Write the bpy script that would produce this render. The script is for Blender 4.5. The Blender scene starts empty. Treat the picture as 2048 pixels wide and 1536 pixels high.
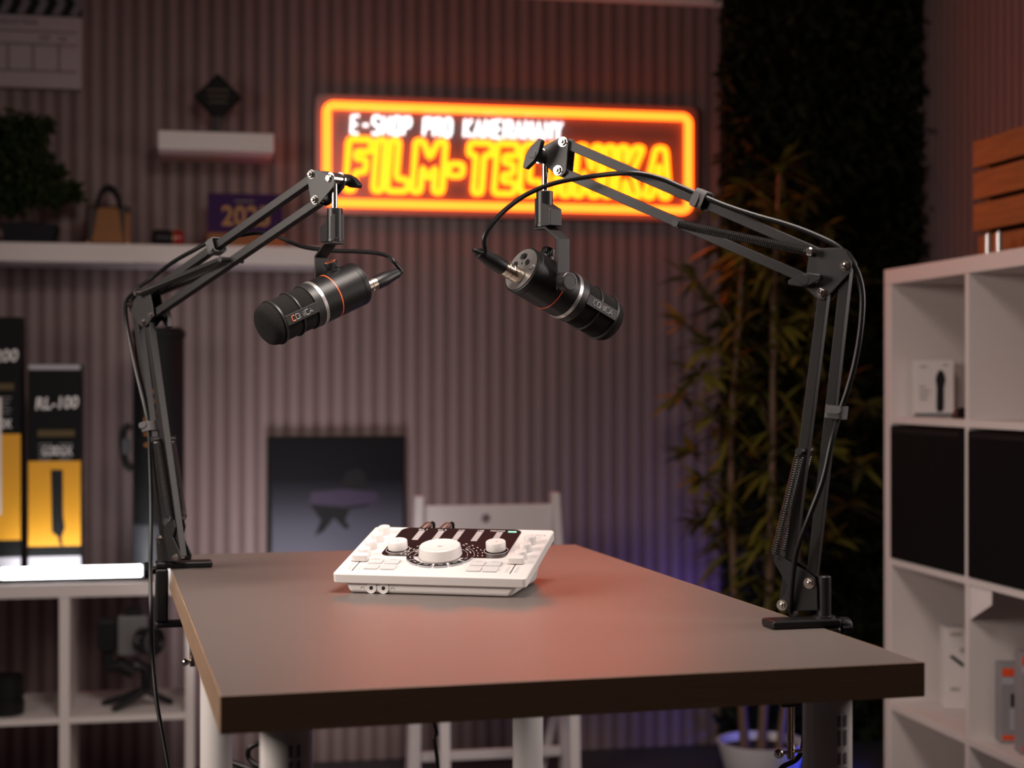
import bpy, bmesh, math, random
from mathutils import Vector, Matrix
random.seed(7)
PI = math.pi
S = bpy.context.scene
COL = S.collection

# ------------------------------------------------------------------ camera, world, lights, exposure
F_PX = 3200.0
YAW = math.radians(11.3)                    # camera turned to the right of the back wall's normal
CAM = Vector((0.0, 0.0, 1.2))
FWD = Vector((math.sin(YAW), math.cos(YAW), 0))
RGT = Vector((math.cos(YAW), -math.sin(YAW), 0))
UP = Vector((0, 0, 1))
cd = bpy.data.cameras.new('camera')
cam = bpy.data.objects.new('camera', cd)
COL.objects.link(cam)
cam.location = CAM
cam.rotation_euler = (PI / 2, 0, -YAW)
cd.sensor_width = 36.0
cd.lens = F_PX / 2048 * 36.0
cd.clip_start = 0.05
cd.dof.use_dof = True
cd.dof.focus_distance = 2.03
cd.dof.aperture_fstop = 4.2
S.camera = cam
S.view_settings.view_transform = 'Standard'
S.view_settings.look = 'None'
S.view_settings.exposure = 0.06
S.view_settings.gamma = 1.0
S.view_settings.use_curve_mapping = False

W = bpy.data.worlds.new('world')
S.world = W
W.use_nodes = True
W.node_tree.nodes['Background'].inputs[0].default_value = (0.55, 0.5, 0.55, 1)
W.node_tree.nodes['Background'].inputs[1].default_value = 0.02


def area(name, loc, target, size, power, color=(1, 1, 1), size_y=None, spread=180):
    l = bpy.data.lights.new(name, 'AREA')
    l.energy = power
    l.color = color
    l.size = size
    if size_y:
        l.shape = 'RECTANGLE'
        l.size_y = size_y
    l.spread = math.radians(spread)
    o = bpy.data.objects.new(name, l)
    COL.objects.link(o)
    o.location = loc
    o.rotation_euler = (Vector(target) - Vector(loc)).to_track_quat('-Z', 'Y').to_euler()
    return o


area('key_softbox', (0.45, 1.6, 2.38), (0.0, 2.5, 0.8), 0.6, 19, (1.0, 0.87, 0.80), spread=126)
area('right_softbox', (1.95, 1.80, 1.6), (0.0, 2.2, 1.1), 0.8, 8, (1.0, 0.88, 0.83), spread=130)
area('left_softbox', (-1.42, 1.80, 1.70), (0.5, 2.3, 1.0), 1.2, 19, (1.0, 0.87, 0.79), size_y=0.6, spread=125)
area('low_wall_lamp', (0.34, 4.42, 0.45), (0.25, 5.1, 0.80), 0.35, 2.1, (1.0, 0.91, 0.95), spread=130)
area('blue_floor_light', (2.02, 4.50, 0.13), (1.75, 4.62, 0.12), 0.12, 1.3, (0.05, 0.08, 1.0))
area('violet_wall_light', (1.64, 4.90, 0.30), (1.46, 5.1, 0.8), 0.12, 0.7, (0.20, 0.10, 1.0))


def ray(px, py):
    return FWD + RGT * ((px - 1024) / F_PX) + UP * ((768 - py) / F_PX)


def P(px, py, z):
    return CAM + ray(px, py) * z


def onX(px, py, x):
    d = ray(px, py)
    return CAM + d * ((x - CAM.x) / d.x)


def onY(px, py, y):
    d = ray(px, py)
    return CAM + d * ((y - CAM.y) / d.y)


def onZ(px, py, z):
    d = ray(px, py)
    return CAM + d * ((z - CAM.z) / d.z)


def onPlane(px, py, p0, n):
    d = ray(px, py)
    return CAM + d * ((p0 - CAM).dot(n) / d.dot(n))


def cw(v):                                   # (right, up, away) of the camera -> world
    return RGT * v[0] + UP * v[1] + FWD * v[2]


# ------------------------------------------------------------------ materials
MATS = {}


def mat(name, color, rough=0.5, metal=0.0, var=0.08, scale=30.0, bump=0.0, bscale=200.0, spec=0.5,
        emit=None, estr=1.0, coat=0.0, stretch=None, color2=None, trans=0.0):
    if name in MATS:
        return MATS[name]
    m = bpy.data.materials.new(name)
    m.use_nodes = True
    nt = m.node_tree
    b = nt.nodes['Principled BSDF']
    b.inputs['Roughness'].default_value = rough
    b.inputs['Metallic'].default_value = metal
    b.inputs['Specular IOR Level'].default_value = spec
    b.inputs['Coat Weight'].default_value = coat
    if trans:
        b.inputs['Transmission Weight'].default_value = trans
    tc = nt.nodes.new('ShaderNodeTexCoord')
    mp = nt.nodes.new('ShaderNodeMapping')
    nt.links.new(tc.outputs['Object'], mp.inputs['Vector'])
    if stretch:
        mp.inputs['Scale'].default_value = stretch
    nz = nt.nodes.new('ShaderNodeTexNoise')
    nz.inputs['Scale'].default_value = scale
    nz.inputs['Detail'].default_value = 5
    nt.links.new(mp.outputs['Vector'], nz.inputs['Vector'])
    mx = nt.nodes.new('ShaderNodeMix')
    mx.data_type = 'RGBA'
    c = Vector(color)
    c2 = Vector(color2) if color2 else None
    lo = c * (1 - var)
    hi = c2 if c2 else c * (1 + var)
    mx.inputs[6].default_value = (*lo, 1)
    mx.inputs[7].default_value = (*[min(1, x) for x in hi], 1)
    nt.links.new(nz.outputs['Fac'], mx.inputs[0])
    nt.links.new(mx.outputs[2], b.inputs['Base Color'])
    if bump:
        nb = nt.nodes.new('ShaderNodeTexNoise')
        nb.inputs['Scale'].default_value = bscale
        nb.inputs['Detail'].default_value = 3
        nt.links.new(mp.outputs['Vector'], nb.inputs['Vector'])
        bp = nt.nodes.new('ShaderNodeBump')
        bp.inputs['Strength'].default_value = bump
        bp.inputs['Distance'].default_value = 0.002
        nt.links.new(nb.outputs['Fac'], bp.inputs['Height'])
        nt.links.new(bp.outputs['Normal'], b.inputs['Normal'])
    if emit:
        b.inputs['Emission Color'].default_value = (*emit, 1)
        b.inputs['Emission Strength'].default_value = estr
    MATS[name] = m
    return m


mat('slat', (0.245, 0.177, 0.170), 0.6, var=0.12, scale=6, stretch=(6, 6, 0.4))
mat('groove', (0.165, 0.114, 0.110), 0.9, var=0.15, scale=60)
mat('baseboard', (0.02, 0.02, 0.026), 0.5)
mat('floor', (0.035, 0.036, 0.045), 0.55, var=0.25, scale=12)
mat('plaster', (0.5, 0.47, 0.46), 0.8, bump=0.1)
mat('white_trim', (0.75, 0.7, 0.68), 0.5)
mat('tabletop', (0.126, 0.104, 0.094), 0.37, var=0.06, scale=50, stretch=(1, 12, 1), bump=0.03, bscale=500, spec=0.42)
mat('oak_edge', (0.30, 0.185, 0.115), 0.36, var=0.5, scale=9, stretch=(1.5, 1.5, 120), color2=(0.46, 0.30, 0.19), spec=0.4)
mat('white_metal', (0.78, 0.74, 0.71), 0.35, var=0.03)
mat('white_lam', (0.69, 0.62, 0.595), 0.45, var=0.03, scale=8)
mat('sticker', (0.7, 0.67, 0.64), 0.6)
mat('ink', (0.012, 0.012, 0.013), 0.7, spec=0.2)
mat('faint_ink', (0.38, 0.34, 0.33), 0.6)
mat('black_metal', (0.012, 0.011, 0.011), 0.40, var=0.12, bump=0.06, bscale=900, spec=0.42)
mat('bar_metal', (0.013, 0.012, 0.0115), 0.38, var=0.08, bump=0.05, bscale=900, spec=0.3)
mat('black_plastic', (0.007, 0.007, 0.0075), 0.38, spec=0.35, var=0.1)
mat('soft_black', (0.006, 0.006, 0.006), 0.40, spec=0.28, var=0.1, bump=0.05)
mat('cable', (0.004, 0.004, 0.004), 0.38, spec=0.3, var=0.1)
mat('chrome', (0.82, 0.77, 0.72), 0.16, metal=1, var=0.03)
mat('nickel', (0.62, 0.54, 0.44), 0.24, metal=1, var=0.05)
mat('steel_wire', (0.05, 0.048, 0.047), 0.3, metal=0.6, var=0.05)
mat('silver', (0.55, 0.53, 0.52), 0.32, metal=0.85, var=0.03)
mat('rear_grey', (0.085, 0.078, 0.074), 0.42, var=0.05, bump=0.05, bscale=900)
mat('foam', (0.013, 0.012, 0.011), 0.95, var=0.85, scale=900, bump=1.0, bscale=1400, spec=0.2)
mat('cage', (0.017, 0.016, 0.0155), 0.42, spec=0.32, var=0.06)
mat('orange_ring', (0.85, 0.11, 0.025), 0.4, var=0.03)
mat('logo_grey', (0.28, 0.27, 0.27), 0.5)
mat('logo_orange', (0.75, 0.16, 0.05), 0.5)
mat('strap', (0.10, 0.097, 0.097), 0.85, var=0.45, scale=900, bump=0.8, bscale=1500)
mat('device_white', (0.70, 0.665, 0.645), 0.38, var=0.015)
mat('device_under', (0.66, 0.63, 0.61), 0.45, var=0.015)
mat('screen', (0.022, 0.010, 0.010), 0.07, var=0.02, spec=0.5)
mat('print_white', (0.75, 0.72, 0.70), 0.6)
mat('meter', (0.55, 0.5, 0.5), 0.5)
mat('pad', (0.60, 0.585, 0.58), 0.3, var=0.02)
mat('grey_key', (0.42, 0.42, 0.44), 0.4)
mat('black_key', (0.008, 0.008, 0.009), 0.5, spec=0.3)
mat('red_mark', (0.7, 0.08, 0.05), 0.5)
mat('green_led', (0.3, 0.8, 0.55), 0.4, emit=(0.35, 1.0, 0.62), estr=0.9)
mat('neon_frame', (1.0, 0.4, 0.05), 0.4, var=0.01, emit=(1.0, 0.088, 0.006), estr=7.0)
mat('neon_letter', (1.0, 0.5, 0.05), 0.4, var=0.01, emit=(1.0, 0.108, 0.002), estr=7.0)
mat('neon_white', (1, 1, 1), 0.4, var=0.01, emit=(0.82, 0.97, 1.0), estr=1.7)
mat('acrylic', (0.16, 0.13, 0.13), 0.3, var=0.05)
mat('tube_glow', (1, 1, 1), 0.4, var=0.01, emit=(0.94, 0.96, 1.0), estr=15.0)
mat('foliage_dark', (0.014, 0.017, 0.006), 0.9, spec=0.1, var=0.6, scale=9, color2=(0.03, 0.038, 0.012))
mat('leaf', (0.095, 0.105, 0.012), 0.65, spec=0.2, var=0.5, scale=5, color2=(0.21, 0.18, 0.026))
mat('bonsai_leaf', (0.012, 0.024, 0.007), 0.8, spec=0.15, var=0.5, scale=20, color2=(0.03, 0.05, 0.012))
mat('bark', (0.05, 0.032, 0.022), 0.8, var=0.4, scale=40)
mat('cane', (0.15, 0.085, 0.045), 0.55, var=0.3, scale=25, stretch=(1, 1, 0.3))
mat('soil', (0.02, 0.015, 0.012), 0.95, var=0.5, scale=150, bump=0.8)
mat('pot_white', (0.72, 0.70, 0.70), 0.4, var=0.03)
mat('pot_dark', (0.01, 0.01, 0.015), 0.6, spec=0.2)
mat('crate_wood', (0.17, 0.052, 0.014), 0.55, var=0.5, scale=7, stretch=(4, 1, 14), color2=(0.36, 0.125, 0.035))
mat('box_black', (0.006, 0.006, 0.0065), 0.5, var=0.1, spec=0.12)
mat('box_yellow', (0.72, 0.33, 0.015), 0.45, var=0.05)
mat('box_white', (0.68, 0.63, 0.61), 0.5, var=0.02)
mat('box_grey', (0.27, 0.25, 0.26), 0.5, var=0.05)
mat('box_silver', (0.4, 0.38, 0.42), 0.4, var=0.05)
mat('orange_print', (0.75, 0.08, 0.02), 0.5)
mat('dim_yellow', (0.07, 0.042, 0.006), 0.5)
mat('grey_print', (0.16, 0.155, 0.16), 0.5)
mat('bag_black', (0.008, 0.008, 0.009), 0.6, spec=0.2, var=0.15, bump=0.3, bscale=600)
mat('bag_grey', (0.05, 0.052, 0.06), 0.5)
mat('amber_text', (0.55, 0.2, 0.02), 0.5)
mat('slate_white', (0.42, 0.36, 0.37), 0.5, var=0.03)
mat('slate_line', (0.24, 0.2, 0.205), 0.6)
mat('slate_grey', (0.16, 0.15, 0.16), 0.5)
mat('tan_leather', (0.24, 0.085, 0.010), 0.5, var=0.15, bump=0.3, bscale=300)
mat('brown_leather', (0.028, 0.013, 0.008), 0.5, var=0.2)
mat('gold', (0.9, 0.62, 0.28), 0.12, metal=1, var=0.03)
mat('red_gloss', (0.3, 0.012, 0.01), 0.3)
mat('purple_card', (0.035, 0.005, 0.07), 0.6, var=0.1, spec=0.2)
mat('yellow_print', (0.42, 0.2, 0.03), 0.5)
mat('kraft', (0.34, 0.14, 0.055), 0.6)
mat('insert_black', (0.006, 0.006, 0.006), 0.9, spec=0.08, var=0.2, scale=400)
mat('chair_white', (0.66, 0.61, 0.61), 0.45, var=0.03)
mat('paper', (0.75, 0.68, 0.68), 0.7)
mat('camera_grey', (0.13, 0.125, 0.125), 0.4)
mat('brown_plug', (0.09, 0.028, 0.016), 0.4, var=0.2)
mat('dark_purple', (0.02, 0.008, 0.04), 0.5)


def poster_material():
    m = bpy.data.materials.new('poster_painted_glow')
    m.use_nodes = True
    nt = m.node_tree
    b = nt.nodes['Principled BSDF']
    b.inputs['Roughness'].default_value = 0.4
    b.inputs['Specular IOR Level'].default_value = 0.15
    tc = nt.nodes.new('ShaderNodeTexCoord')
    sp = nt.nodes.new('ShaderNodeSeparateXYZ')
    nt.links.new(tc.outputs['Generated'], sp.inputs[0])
    cr = nt.nodes.new('ShaderNodeValToRGB')  # lamp glow on the dark poster put into its colour, paler downwards
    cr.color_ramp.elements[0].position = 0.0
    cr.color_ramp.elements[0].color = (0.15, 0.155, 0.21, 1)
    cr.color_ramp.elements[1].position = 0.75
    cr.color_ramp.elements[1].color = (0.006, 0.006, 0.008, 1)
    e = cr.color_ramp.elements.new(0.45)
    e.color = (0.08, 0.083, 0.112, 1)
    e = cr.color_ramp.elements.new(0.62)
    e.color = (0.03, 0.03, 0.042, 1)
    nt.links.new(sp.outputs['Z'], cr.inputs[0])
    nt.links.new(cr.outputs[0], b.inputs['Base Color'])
    MATS['poster_painted_glow'] = m


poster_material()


# ------------------------------------------------------------------ mesh builder
class MB:
    def __init__(s):
        s.v = []
        s.f = []
        s.mi = []

    def add(s, vs, fs, mi=0):
        k = len(s.v)
        s.v += [Vector(v) for v in vs]
        s.f += [tuple(i + k for i in f) for f in fs]
        s.mi += [mi] * len(fs)
        return s

    def hexa(s, c, mi=0):
        return s.add(c, [(0, 3, 2, 1), (4, 5, 6, 7), (0, 1, 5, 4), (1, 2, 6, 5), (2, 3, 7, 6), (3, 0, 4, 7)], mi)

    def box(s, x0, x1, y0, y1, z0, z1, mi=0):
        return s.hexa([(x0, y0, z0), (x1, y0, z0), (x1, y1, z0), (x0, y1, z0),
                       (x0, y0, z1), (x1, y0, z1), (x1, y1, z1), (x0, y1, z1)], mi)

    def obox(s, c, ax, ay, az, mi=0):        # centre and three half-vectors
        c, ax, ay, az = map(Vector, (c, ax, ay, az))
        return s.hexa([c - ax - ay - az, c + ax - ay - az, c + ax + ay - az, c - ax + ay - az,
                       c - ax - ay + az, c + ax - ay + az, c + ax + ay + az, c - ax + ay + az], mi)

    def bar(s, a, b, n, w, d, mi=0):         # square bar from a to b; d deep along n, w wide
        a, b, n = Vector(a), Vector(b), Vector(n).normalized()
        t = (b - a).normalized()
        q = t.cross(n).normalized()
        return s.obox((a + b) / 2, (b - a) / 2, q * w / 2, n * d / 2, mi)

    def prism(s, pts, ext, mi=0):            # planar polygon extruded by a vector
        pts = [Vector(p) for p in pts]
        n = len(pts)
        e = Vector(ext)
        return s.add(pts + [p + e for p in pts],
                     [tuple(range(n - 1, -1, -1)), tuple(range(n, 2 * n))] +
                     [(i, (i + 1) % n, (i + 1) % n + n, i + n) for i in range(n)], mi)

    def lathe(s, prof, o, axis, n=28, mi=0, cap=True):      # prof: (radius, distance)
        o = Vector(o)
        a = Vector(axis).normalized()
        u = a.orthogonal().normalized()
        w = a.cross(u)
        vs, fs = [], []
        for r, h in prof:
            for k in range(n):
                t = 2 * PI * k / n
                vs.append(o + a * h + (u * math.cos(t) + w * math.sin(t)) * r)
        for i in range(len(prof) - 1):
            for k in range(n):
                fs.append((i * n + k, i * n + (k + 1) % n, (i + 1) * n + (k + 1) % n, (i + 1) * n + k))
        if cap:
            fs.append(tuple(range(n - 1, -1, -1)))
            m = (len(prof) - 1) * n
            fs.append(tuple(range(m, m + n)))
        return s.add(vs, fs, mi)

    def cyl(s, a, b, r, r2=None, n=24, mi=0):
        a, b = Vector(a), Vector(b)
        return s.lathe([(r, 0), (r if r2 is None else r2, (b - a).length)], a, b - a, n, mi)

    def ring(s, o, axis, r0, r1, h0, h1, n=40, mi=0):       # hollow ring
        return s.lathe([(r0, h0), (r1, h0), (r1, h1), (r0, h1), (r0, h0)], o, axis, n, mi, cap=False)

    def ball(s, c, r, n=16, mi=0, sq=1.0):
        prof = [(max(1e-4, r * math.sin(PI * i / 10)), -r * sq * math.cos(PI * i / 10)) for i in range(11)]
        return s.lathe(prof, c, (0, 0, 1), n, mi)

    def tube(s, pts, r, n=8, mi=0, closed=False):
        pts = [Vector(p) for p in pts]
        m = len(pts)
        rr = r if isinstance(r, (list, tuple)) else [r] * m
        vs, fs = [], []
        t0 = (pts[1] - pts[0]).normalized()
        u = t0.orthogonal().normalized()
        for i, p in enumerate(pts):
            a = pts[(i - 1) % m] if (closed or i > 0) else p
            b = pts[(i + 1) % m] if (closed or i < m - 1) else p
            t = (b - a).normalized()
            u = (u - t * u.dot(t)).normalized()
            w = t.cross(u)
            for k in range(n):
                g = 2 * PI * k / n
                vs.append(p + (u * math.cos(g) + w * math.sin(g)) * rr[i])
        seg = m if closed else m - 1
        for i in range(seg):
            j = (i + 1) % m
            for k in range(n):
                fs.append((i * n + k, i * n + (k + 1) % n, j * n + (k + 1) % n, j * n + k))
        if not closed:
            fs.append(tuple(range(n - 1, -1, -1)))
            fs.append(tuple(range((m - 1) * n, m * n)))
        return s.add(vs, fs, mi)

    def spring(s, a, b, r, wire, turns, n=9):
        a, b = Vector(a), Vector(b)
        t = (b - a).normalized()
        u = t.orthogonal().normalized()
        w = t.cross(u)
        N = int(turns * n)
        pts = [a + (b - a) * (i / N) + (u * math.cos(2 * PI * i / n) + w * math.sin(2 * PI * i / n)) * r for i in range(N + 1)]
        return s.tube([a - t * 0.006] + pts + [b + t * 0.006], wire, 5)

    def blade(s, o, d, side, L, w, droop, mi=0):            # a long leaf of six vertices
        o, d, side = Vector(o), Vector(d).normalized(), Vector(side)
        side = (side - d * side.dot(d)).normalized()
        g = Vector((0, 0, -1)) * droop * L
        a = o + d * L * 0.35 + g * 0.12
        b = o + d * L * 0.7 + g * 0.5
        t = o + d * L + g
        return s.add([o, a + side * w, a - side * w, b + side * w * 0.75, b - side * w * 0.75, t],
                     [(0, 1, 2), (1, 3, 4, 2), (3, 5, 4)], mi)

    def quad(s, c, ax, ay, mi=0):
        c, ax, ay = Vector(c), Vector(ax), Vector(ay)
        return s.add([c - ax - ay, c + ax - ay, c + ax + ay, c - ax + ay], [(0, 1, 2, 3)], mi)


def catmull(pts, k=8):
    pts = [Vector(p) for p in pts]
    q = [pts[0] * 2 - pts[1]] + pts + [pts[-1] * 2 - pts[-2]]
    out = []
    for i in range(1, len(q) - 2):
        p0, p1, p2, p3 = q[i - 1:i + 3]
        for j in range(k):
            t = j / k
            out.append(0.5 * ((2 * p1) + (p2 - p0) * t + (2 * p0 - 5 * p1 + 4 * p2 - p3) * t * t + (3 * p1 - p0 - 3 * p2 + p3) * t ** 3))
    out.append(pts[-1])
    return out


def round_rect(w, h, r, n=6):                # corner at the origin, counter-clockwise
    out = []
    for cx, cy, a in ((w - r, r, -PI / 2), (w - r, h - r, 0), (r, h - r, PI / 2), (r, r, PI)):
        for k in range(n + 1):
            t = a + PI / 2 * k / n
            out.append((cx + r * math.cos(t), cy + r * math.sin(t)))
    return out


def text_into(mb, body, o, ex, ey, height, width=None, thick=0.0004, bold=0.0, mi=0):
    cu = bpy.data.curves.new('letters', 'FONT')
    cu.body = body
    cu.extrude = 0.01
    cu.offset = bold
    cu.resolution_u = 3
    ob = bpy.data.objects.new('letters', cu)
    COL.objects.link(ob)
    dg = bpy.context.evaluated_depsgraph_get()
    me = bpy.data.meshes.new_from_object(ob.evaluated_get(dg))
    bpy.data.objects.remove(ob)
    bpy.data.curves.remove(cu)
    xs = [v.co.x for v in me.vertices]
    ys = [v.co.y for v in me.vertices]
    x0, x1, y0, y1 = min(xs), max(xs), min(ys), max(ys)
    sy = height / (y1 - y0)
    sx = width / (x1 - x0) if width else sy
    ex, ey = Vector(ex), Vector(ey)
    ez = ex.cross(ey).normalized()
    vs = [Vector(o) + ex * (v.co.x - x0) * sx + ey * (v.co.y - y0) * sy + ez * (v.co.z / 0.01) * thick for v in me.vertices]
    mb.add(vs, [tuple(p.vertices) for p in me.polygons], mi)
    bpy.data.meshes.remove(me)
    return mb


# ------------------------------------------------------------------ objects
def make_obj(name, mb, mats, M=None, parent=None, bevel=0.0, angle=32, seg=2):
    me = bpy.data.meshes.new(name)
    inv = M.inverted() if M is not None else None
    me.from_pydata([(inv @ v if inv else v) for v in mb.v], [], mb.f)
    bm = bmesh.new()
    bm.from_mesh(me)
    bmesh.ops.recalc_face_normals(bm, faces=bm.faces)
    bm.to_mesh(me)
    bm.free()
    for m in (mats if isinstance(mats, (list, tuple)) else [mats]):
        me.materials.append(MATS[m])
    for p, k in zip(me.polygons, mb.mi):
        p.material_index = k
        p.use_smooth = True
    me.set_sharp_from_angle(angle=math.radians(angle))
    o = bpy.data.objects.new(name, me)
    COL.objects.link(o)
    if parent is not None:
        o.parent = parent
    elif M is not None:
        o.matrix_world = M
    if bevel:
        b = o.modifiers.new('bevel', 'BEVEL')
        b.width = bevel
        b.segments = seg
        b.limit_method = 'ANGLE'
        b.angle_limit = math.radians(40)
        b.harden_normals = True
    return o


def tag(o, label=None, cat=None, group=None, kind=None):
    if label:
        o['label'] = label
    if cat:
        o['category'] = cat
    if group:
        o['group'] = group
    if kind:
        o['kind'] = kind
    return o


class Thing:
    """An Empty at a thing's base; parts are given in world coordinates unless local=True."""

    def __init__(s, name, label, cat, loc, group=None, rotz=0.0, rot=None):
        s.M = Matrix.Translation(Vector(loc)) @ (rot.to_4x4() if rot else Matrix.Rotation(rotz, 4, 'Z'))
        s.o = bpy.data.objects.new(name, None)
        s.o.empty_display_size = 0.05
        COL.objects.link(s.o)
        s.o.matrix_world = s.M
        tag(s.o, label, cat, group)

    def part(s, name, mb, m, parent=None, bevel=0.0, label=None, local=False, kind=None, angle=32, seg=2):
        o = make_obj(name, mb, m, None if local else s.M, parent or s.o, bevel, angle, seg)
        return tag(o, label, kind=kind)


def solo(name, label, cat, mb, m, loc, group=None, bevel=0.0, angle=32, kind=None):
    M = Matrix.Translation(Vector(loc))
    return tag(make_obj(name, mb, m, M, None, bevel, angle), label, cat, group, kind)


def struct(name, mb, m, bevel=0.0):
    return tag(make_obj(name, mb, m, None, None, bevel), kind='structure')


def copy_tree(o, parent=None):
    c = o.copy()
    COL.objects.link(c)
    if parent is not None:
        c.parent = parent
    for ch in list(o.children):
        copy_tree(ch, c)
    return c

# ================================================================== the room
Y_WALL = 5.10
X_WALL = 2.42
X_LEFT = -3.3
Y_REAR = -2.2
Z_CEIL = 2.75
Z_RAIL = 2.455
struct('floor', MB().box(X_LEFT, X_WALL + 0.05, Y_REAR, Y_WALL + 0.05, -0.05, 0), 'floor')
struct('ceiling', MB().box(X_LEFT, X_WALL + 0.05, Y_REAR, Y_WALL + 0.05, Z_CEIL, Z_CEIL + 0.05), 'plaster')
struct('wall_left', MB().box(X_LEFT - 0.05, X_LEFT, Y_REAR, Y_WALL + 0.05, 0, Z_CEIL), 'plaster')
struct('wall_rear', MB().box(X_LEFT, X_WALL + 0.05, Y_REAR - 0.05, Y_REAR, 0, Z_CEIL), 'plaster')
PITCH = 0.0466
x_g = onY(422.8, 640, Y_WALL).x               # a groove's centre, read off the photograph
m = MB().box(X_LEFT, X_WALL + 0.05, Y_WALL + 0.005, Y_WALL + 0.05, 0, Z_CEIL, 1)
k0 = int((X_LEFT - x_g) / PITCH)
for k in range(k0, 200):
    a = x_g + (k + 0.5) * PITCH - PITCH * 0.265
    b = a + PITCH * 0.53
    if a < X_LEFT or b > X_WALL:
        continue
    m.box(a, b, Y_WALL, Y_WALL + 0.006, 0.0, Z_CEIL)
struct('wall_back', m, ['slat', 'groove'])
m = MB().box(X_WALL + 0.005, X_WALL + 0.05, Y_REAR, Y_WALL + 0.01, 0, Z_CEIL, 1)
y = Y_REAR + 0.02
while y < Y_WALL - 0.03:
    m.box(X_WALL, X_WALL + 0.006, y, y + PITCH * 0.53, 0, Z_CEIL)
    y += PITCH
struct('wall_right', m, ['slat', 'groove'])
struct('trim_1', MB().box(X_LEFT, onY(1452, 10, Y_WALL).x, Y_WALL - 0.02, Y_WALL - 0.0005, Z_RAIL, Z_RAIL + 0.03), 'white_trim', 0.003)

# ================================================================== neon sign on the back wall
YS = 5.055
p_tl, p_tr = onY(646, 203, YS), onY(1384, 226, YS)
p_bl = onY(648, 409, YS)
sx0, sx1 = p_tl.x + 0.012, p_tr.x - 0.012
sz1, sz0 = (p_tl.z + p_tr.z) / 2 - 0.012, p_bl.z + 0.006
sw, sh = sx1 - sx0, sz1 - sz0
sign = Thing('neon_sign', 'glowing orange and white neon sign on the slatted back wall', 'sign', (sx0, YS, sz0))
m = MB().prism([(sx0 - 0.035 + x, YS + 0.012, sz0 - 0.035 + z) for x, z in round_rect(sw + 0.07, sh + 0.07, 0.02)], (0, 0.006, 0))
sign.part('backing_panel', m, 'acrylic')
m = MB().tube([(sx0 + x, YS, sz0 + z) for x, z in round_rect(sw, sh, 0.022, 5)], 0.0135, 10, closed=True)
sign.part('neon_frame', m, 'neon_frame', label='orange neon frame')
for fx in (0.03, 0.97):
    for fz in (0.04, 0.96):
        m = MB().cyl((sx0 + sw * fx - 0.03 * (1 if fx < .5 else -1), YS + 0.012, sz0 + sh * fz), (sx0 + sw * fx - 0.03 * (1 if fx < .5 else -1), Y_WALL, sz0 + sh * fz), 0.008, n=12)
        sign.part('standoff', m, 'chrome')

GL = {'F': (.75, [[(0, 0), (.28, 0), (.28, .36), (.62, .36), (.62, .62), (.28, .62), (.28, .76), (.75, .76), (.75, 1), (0, 1)]]),
      'I': (.28, [[(0, 0), (.28, 0), (.28, 1), (0, 1)]]),
      'L': (.66, [[(0, 0), (.66, 0), (.66, .24), (.28, .24), (.28, 1), (0, 1)]]),
      'M': (1.0, [[(0, 0), (.28, 0), (.28, .5), (.5, .25), (.72, .5), (.72, 0), (1, 0), (1, 1), (.74, 1), (.5, .66), (.26, 1), (0, 1)]]),
      '-': (.46, [[(0, .33), (.46, .33), (.46, .57), (0, .57)]]),
      'T': (.76, [[(.24, 0), (.52, 0), (.52, .76), (.76, .76), (.76, 1), (0, 1), (0, .76), (.24, .76)]]),
      'E': (.70, [[(0, 0), (.70, 0), (.70, .24), (.28, .24), (.28, .39), (.6, .39), (.6, .61), (.28, .61), (.28, .76), (.70, .76), (.70, 1), (0, 1)]]),
      'C': (.74, [[(.12, 0), (.74, 0), (.74, .26), (.3, .26), (.3, .74), (.74, .74), (.74, 1), (.12, 1), (0, .88), (0, .12)]]),
      'H': (.8, [[(0, 0), (.28, 0), (.28, .38), (.52, .38), (.52, 0), (.8, 0), (.8, 1), (.52, 1), (.52, .62), (.28, .62), (.28, 1), (0, 1)]]),
      'N': (.82, [[(0, 0), (.27, 0), (.27, .5), (.55, 0), (.82, 0), (.82, 1), (.55, 1), (.55, .5), (.27, 1), (0, 1)]]),
      'K': (.84, [[(0, 0), (.28, 0), (.28, .35), (.52, 0), (.84, 0), (.52, .5), (.84, 1), (.52, 1), (.28, .65), (.28, 1), (0, 1)]]),
      'A': (.86, [[(0, 0), (.27, 0), (.32, .2), (.54, .2), (.59, 0), (.86, 0), (.6, 1), (.26, 1)], [(.37, .42), (.49, .42), (.43, .68)]])}
word = 'FILM-TECHNIKA'
gap = 0.17
unit = sum(GL[c][0] for c in word) + gap * (len(word) - 1) + 0.13
lx0, lx1 = onY(690, 380, YS).x, onY(1346, 380, YS).x
lz0, lz1 = onY(700, 380, YS).z, onY(700, 278, YS).z
ux = (lx1 - lx0) / unit
hz = lz1 - lz0
cx = 0.0
for c in word:
    wdt, outs = GL[c]
    m = MB()
    for out in outs:
        pts = [Vector((lx0 + (cx + x + 0.13 * z) * ux, YS, lz0 + z * hz)) for x, z in out]
        q = []                                    # cut the corners so that the tube bends softly
        n = len(pts)
        for i in range(n):
            a, b, d = pts[i - 1], pts[i], pts[(i + 1) % n]
            r = min(0.012, (b - a).length * 0.35, (d - b).length * 0.35)
            pa, pb = b + (a - b).normalized() * r, b + (d - b).normalized() * r
            q += [pa, (pa + pb) / 4 + b / 2, pb]
        m.tube(q, 0.0105, 8, closed=True)
    sign.part('neon_letter', m, 'neon_letter')
    cx += wdt + gap
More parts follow.
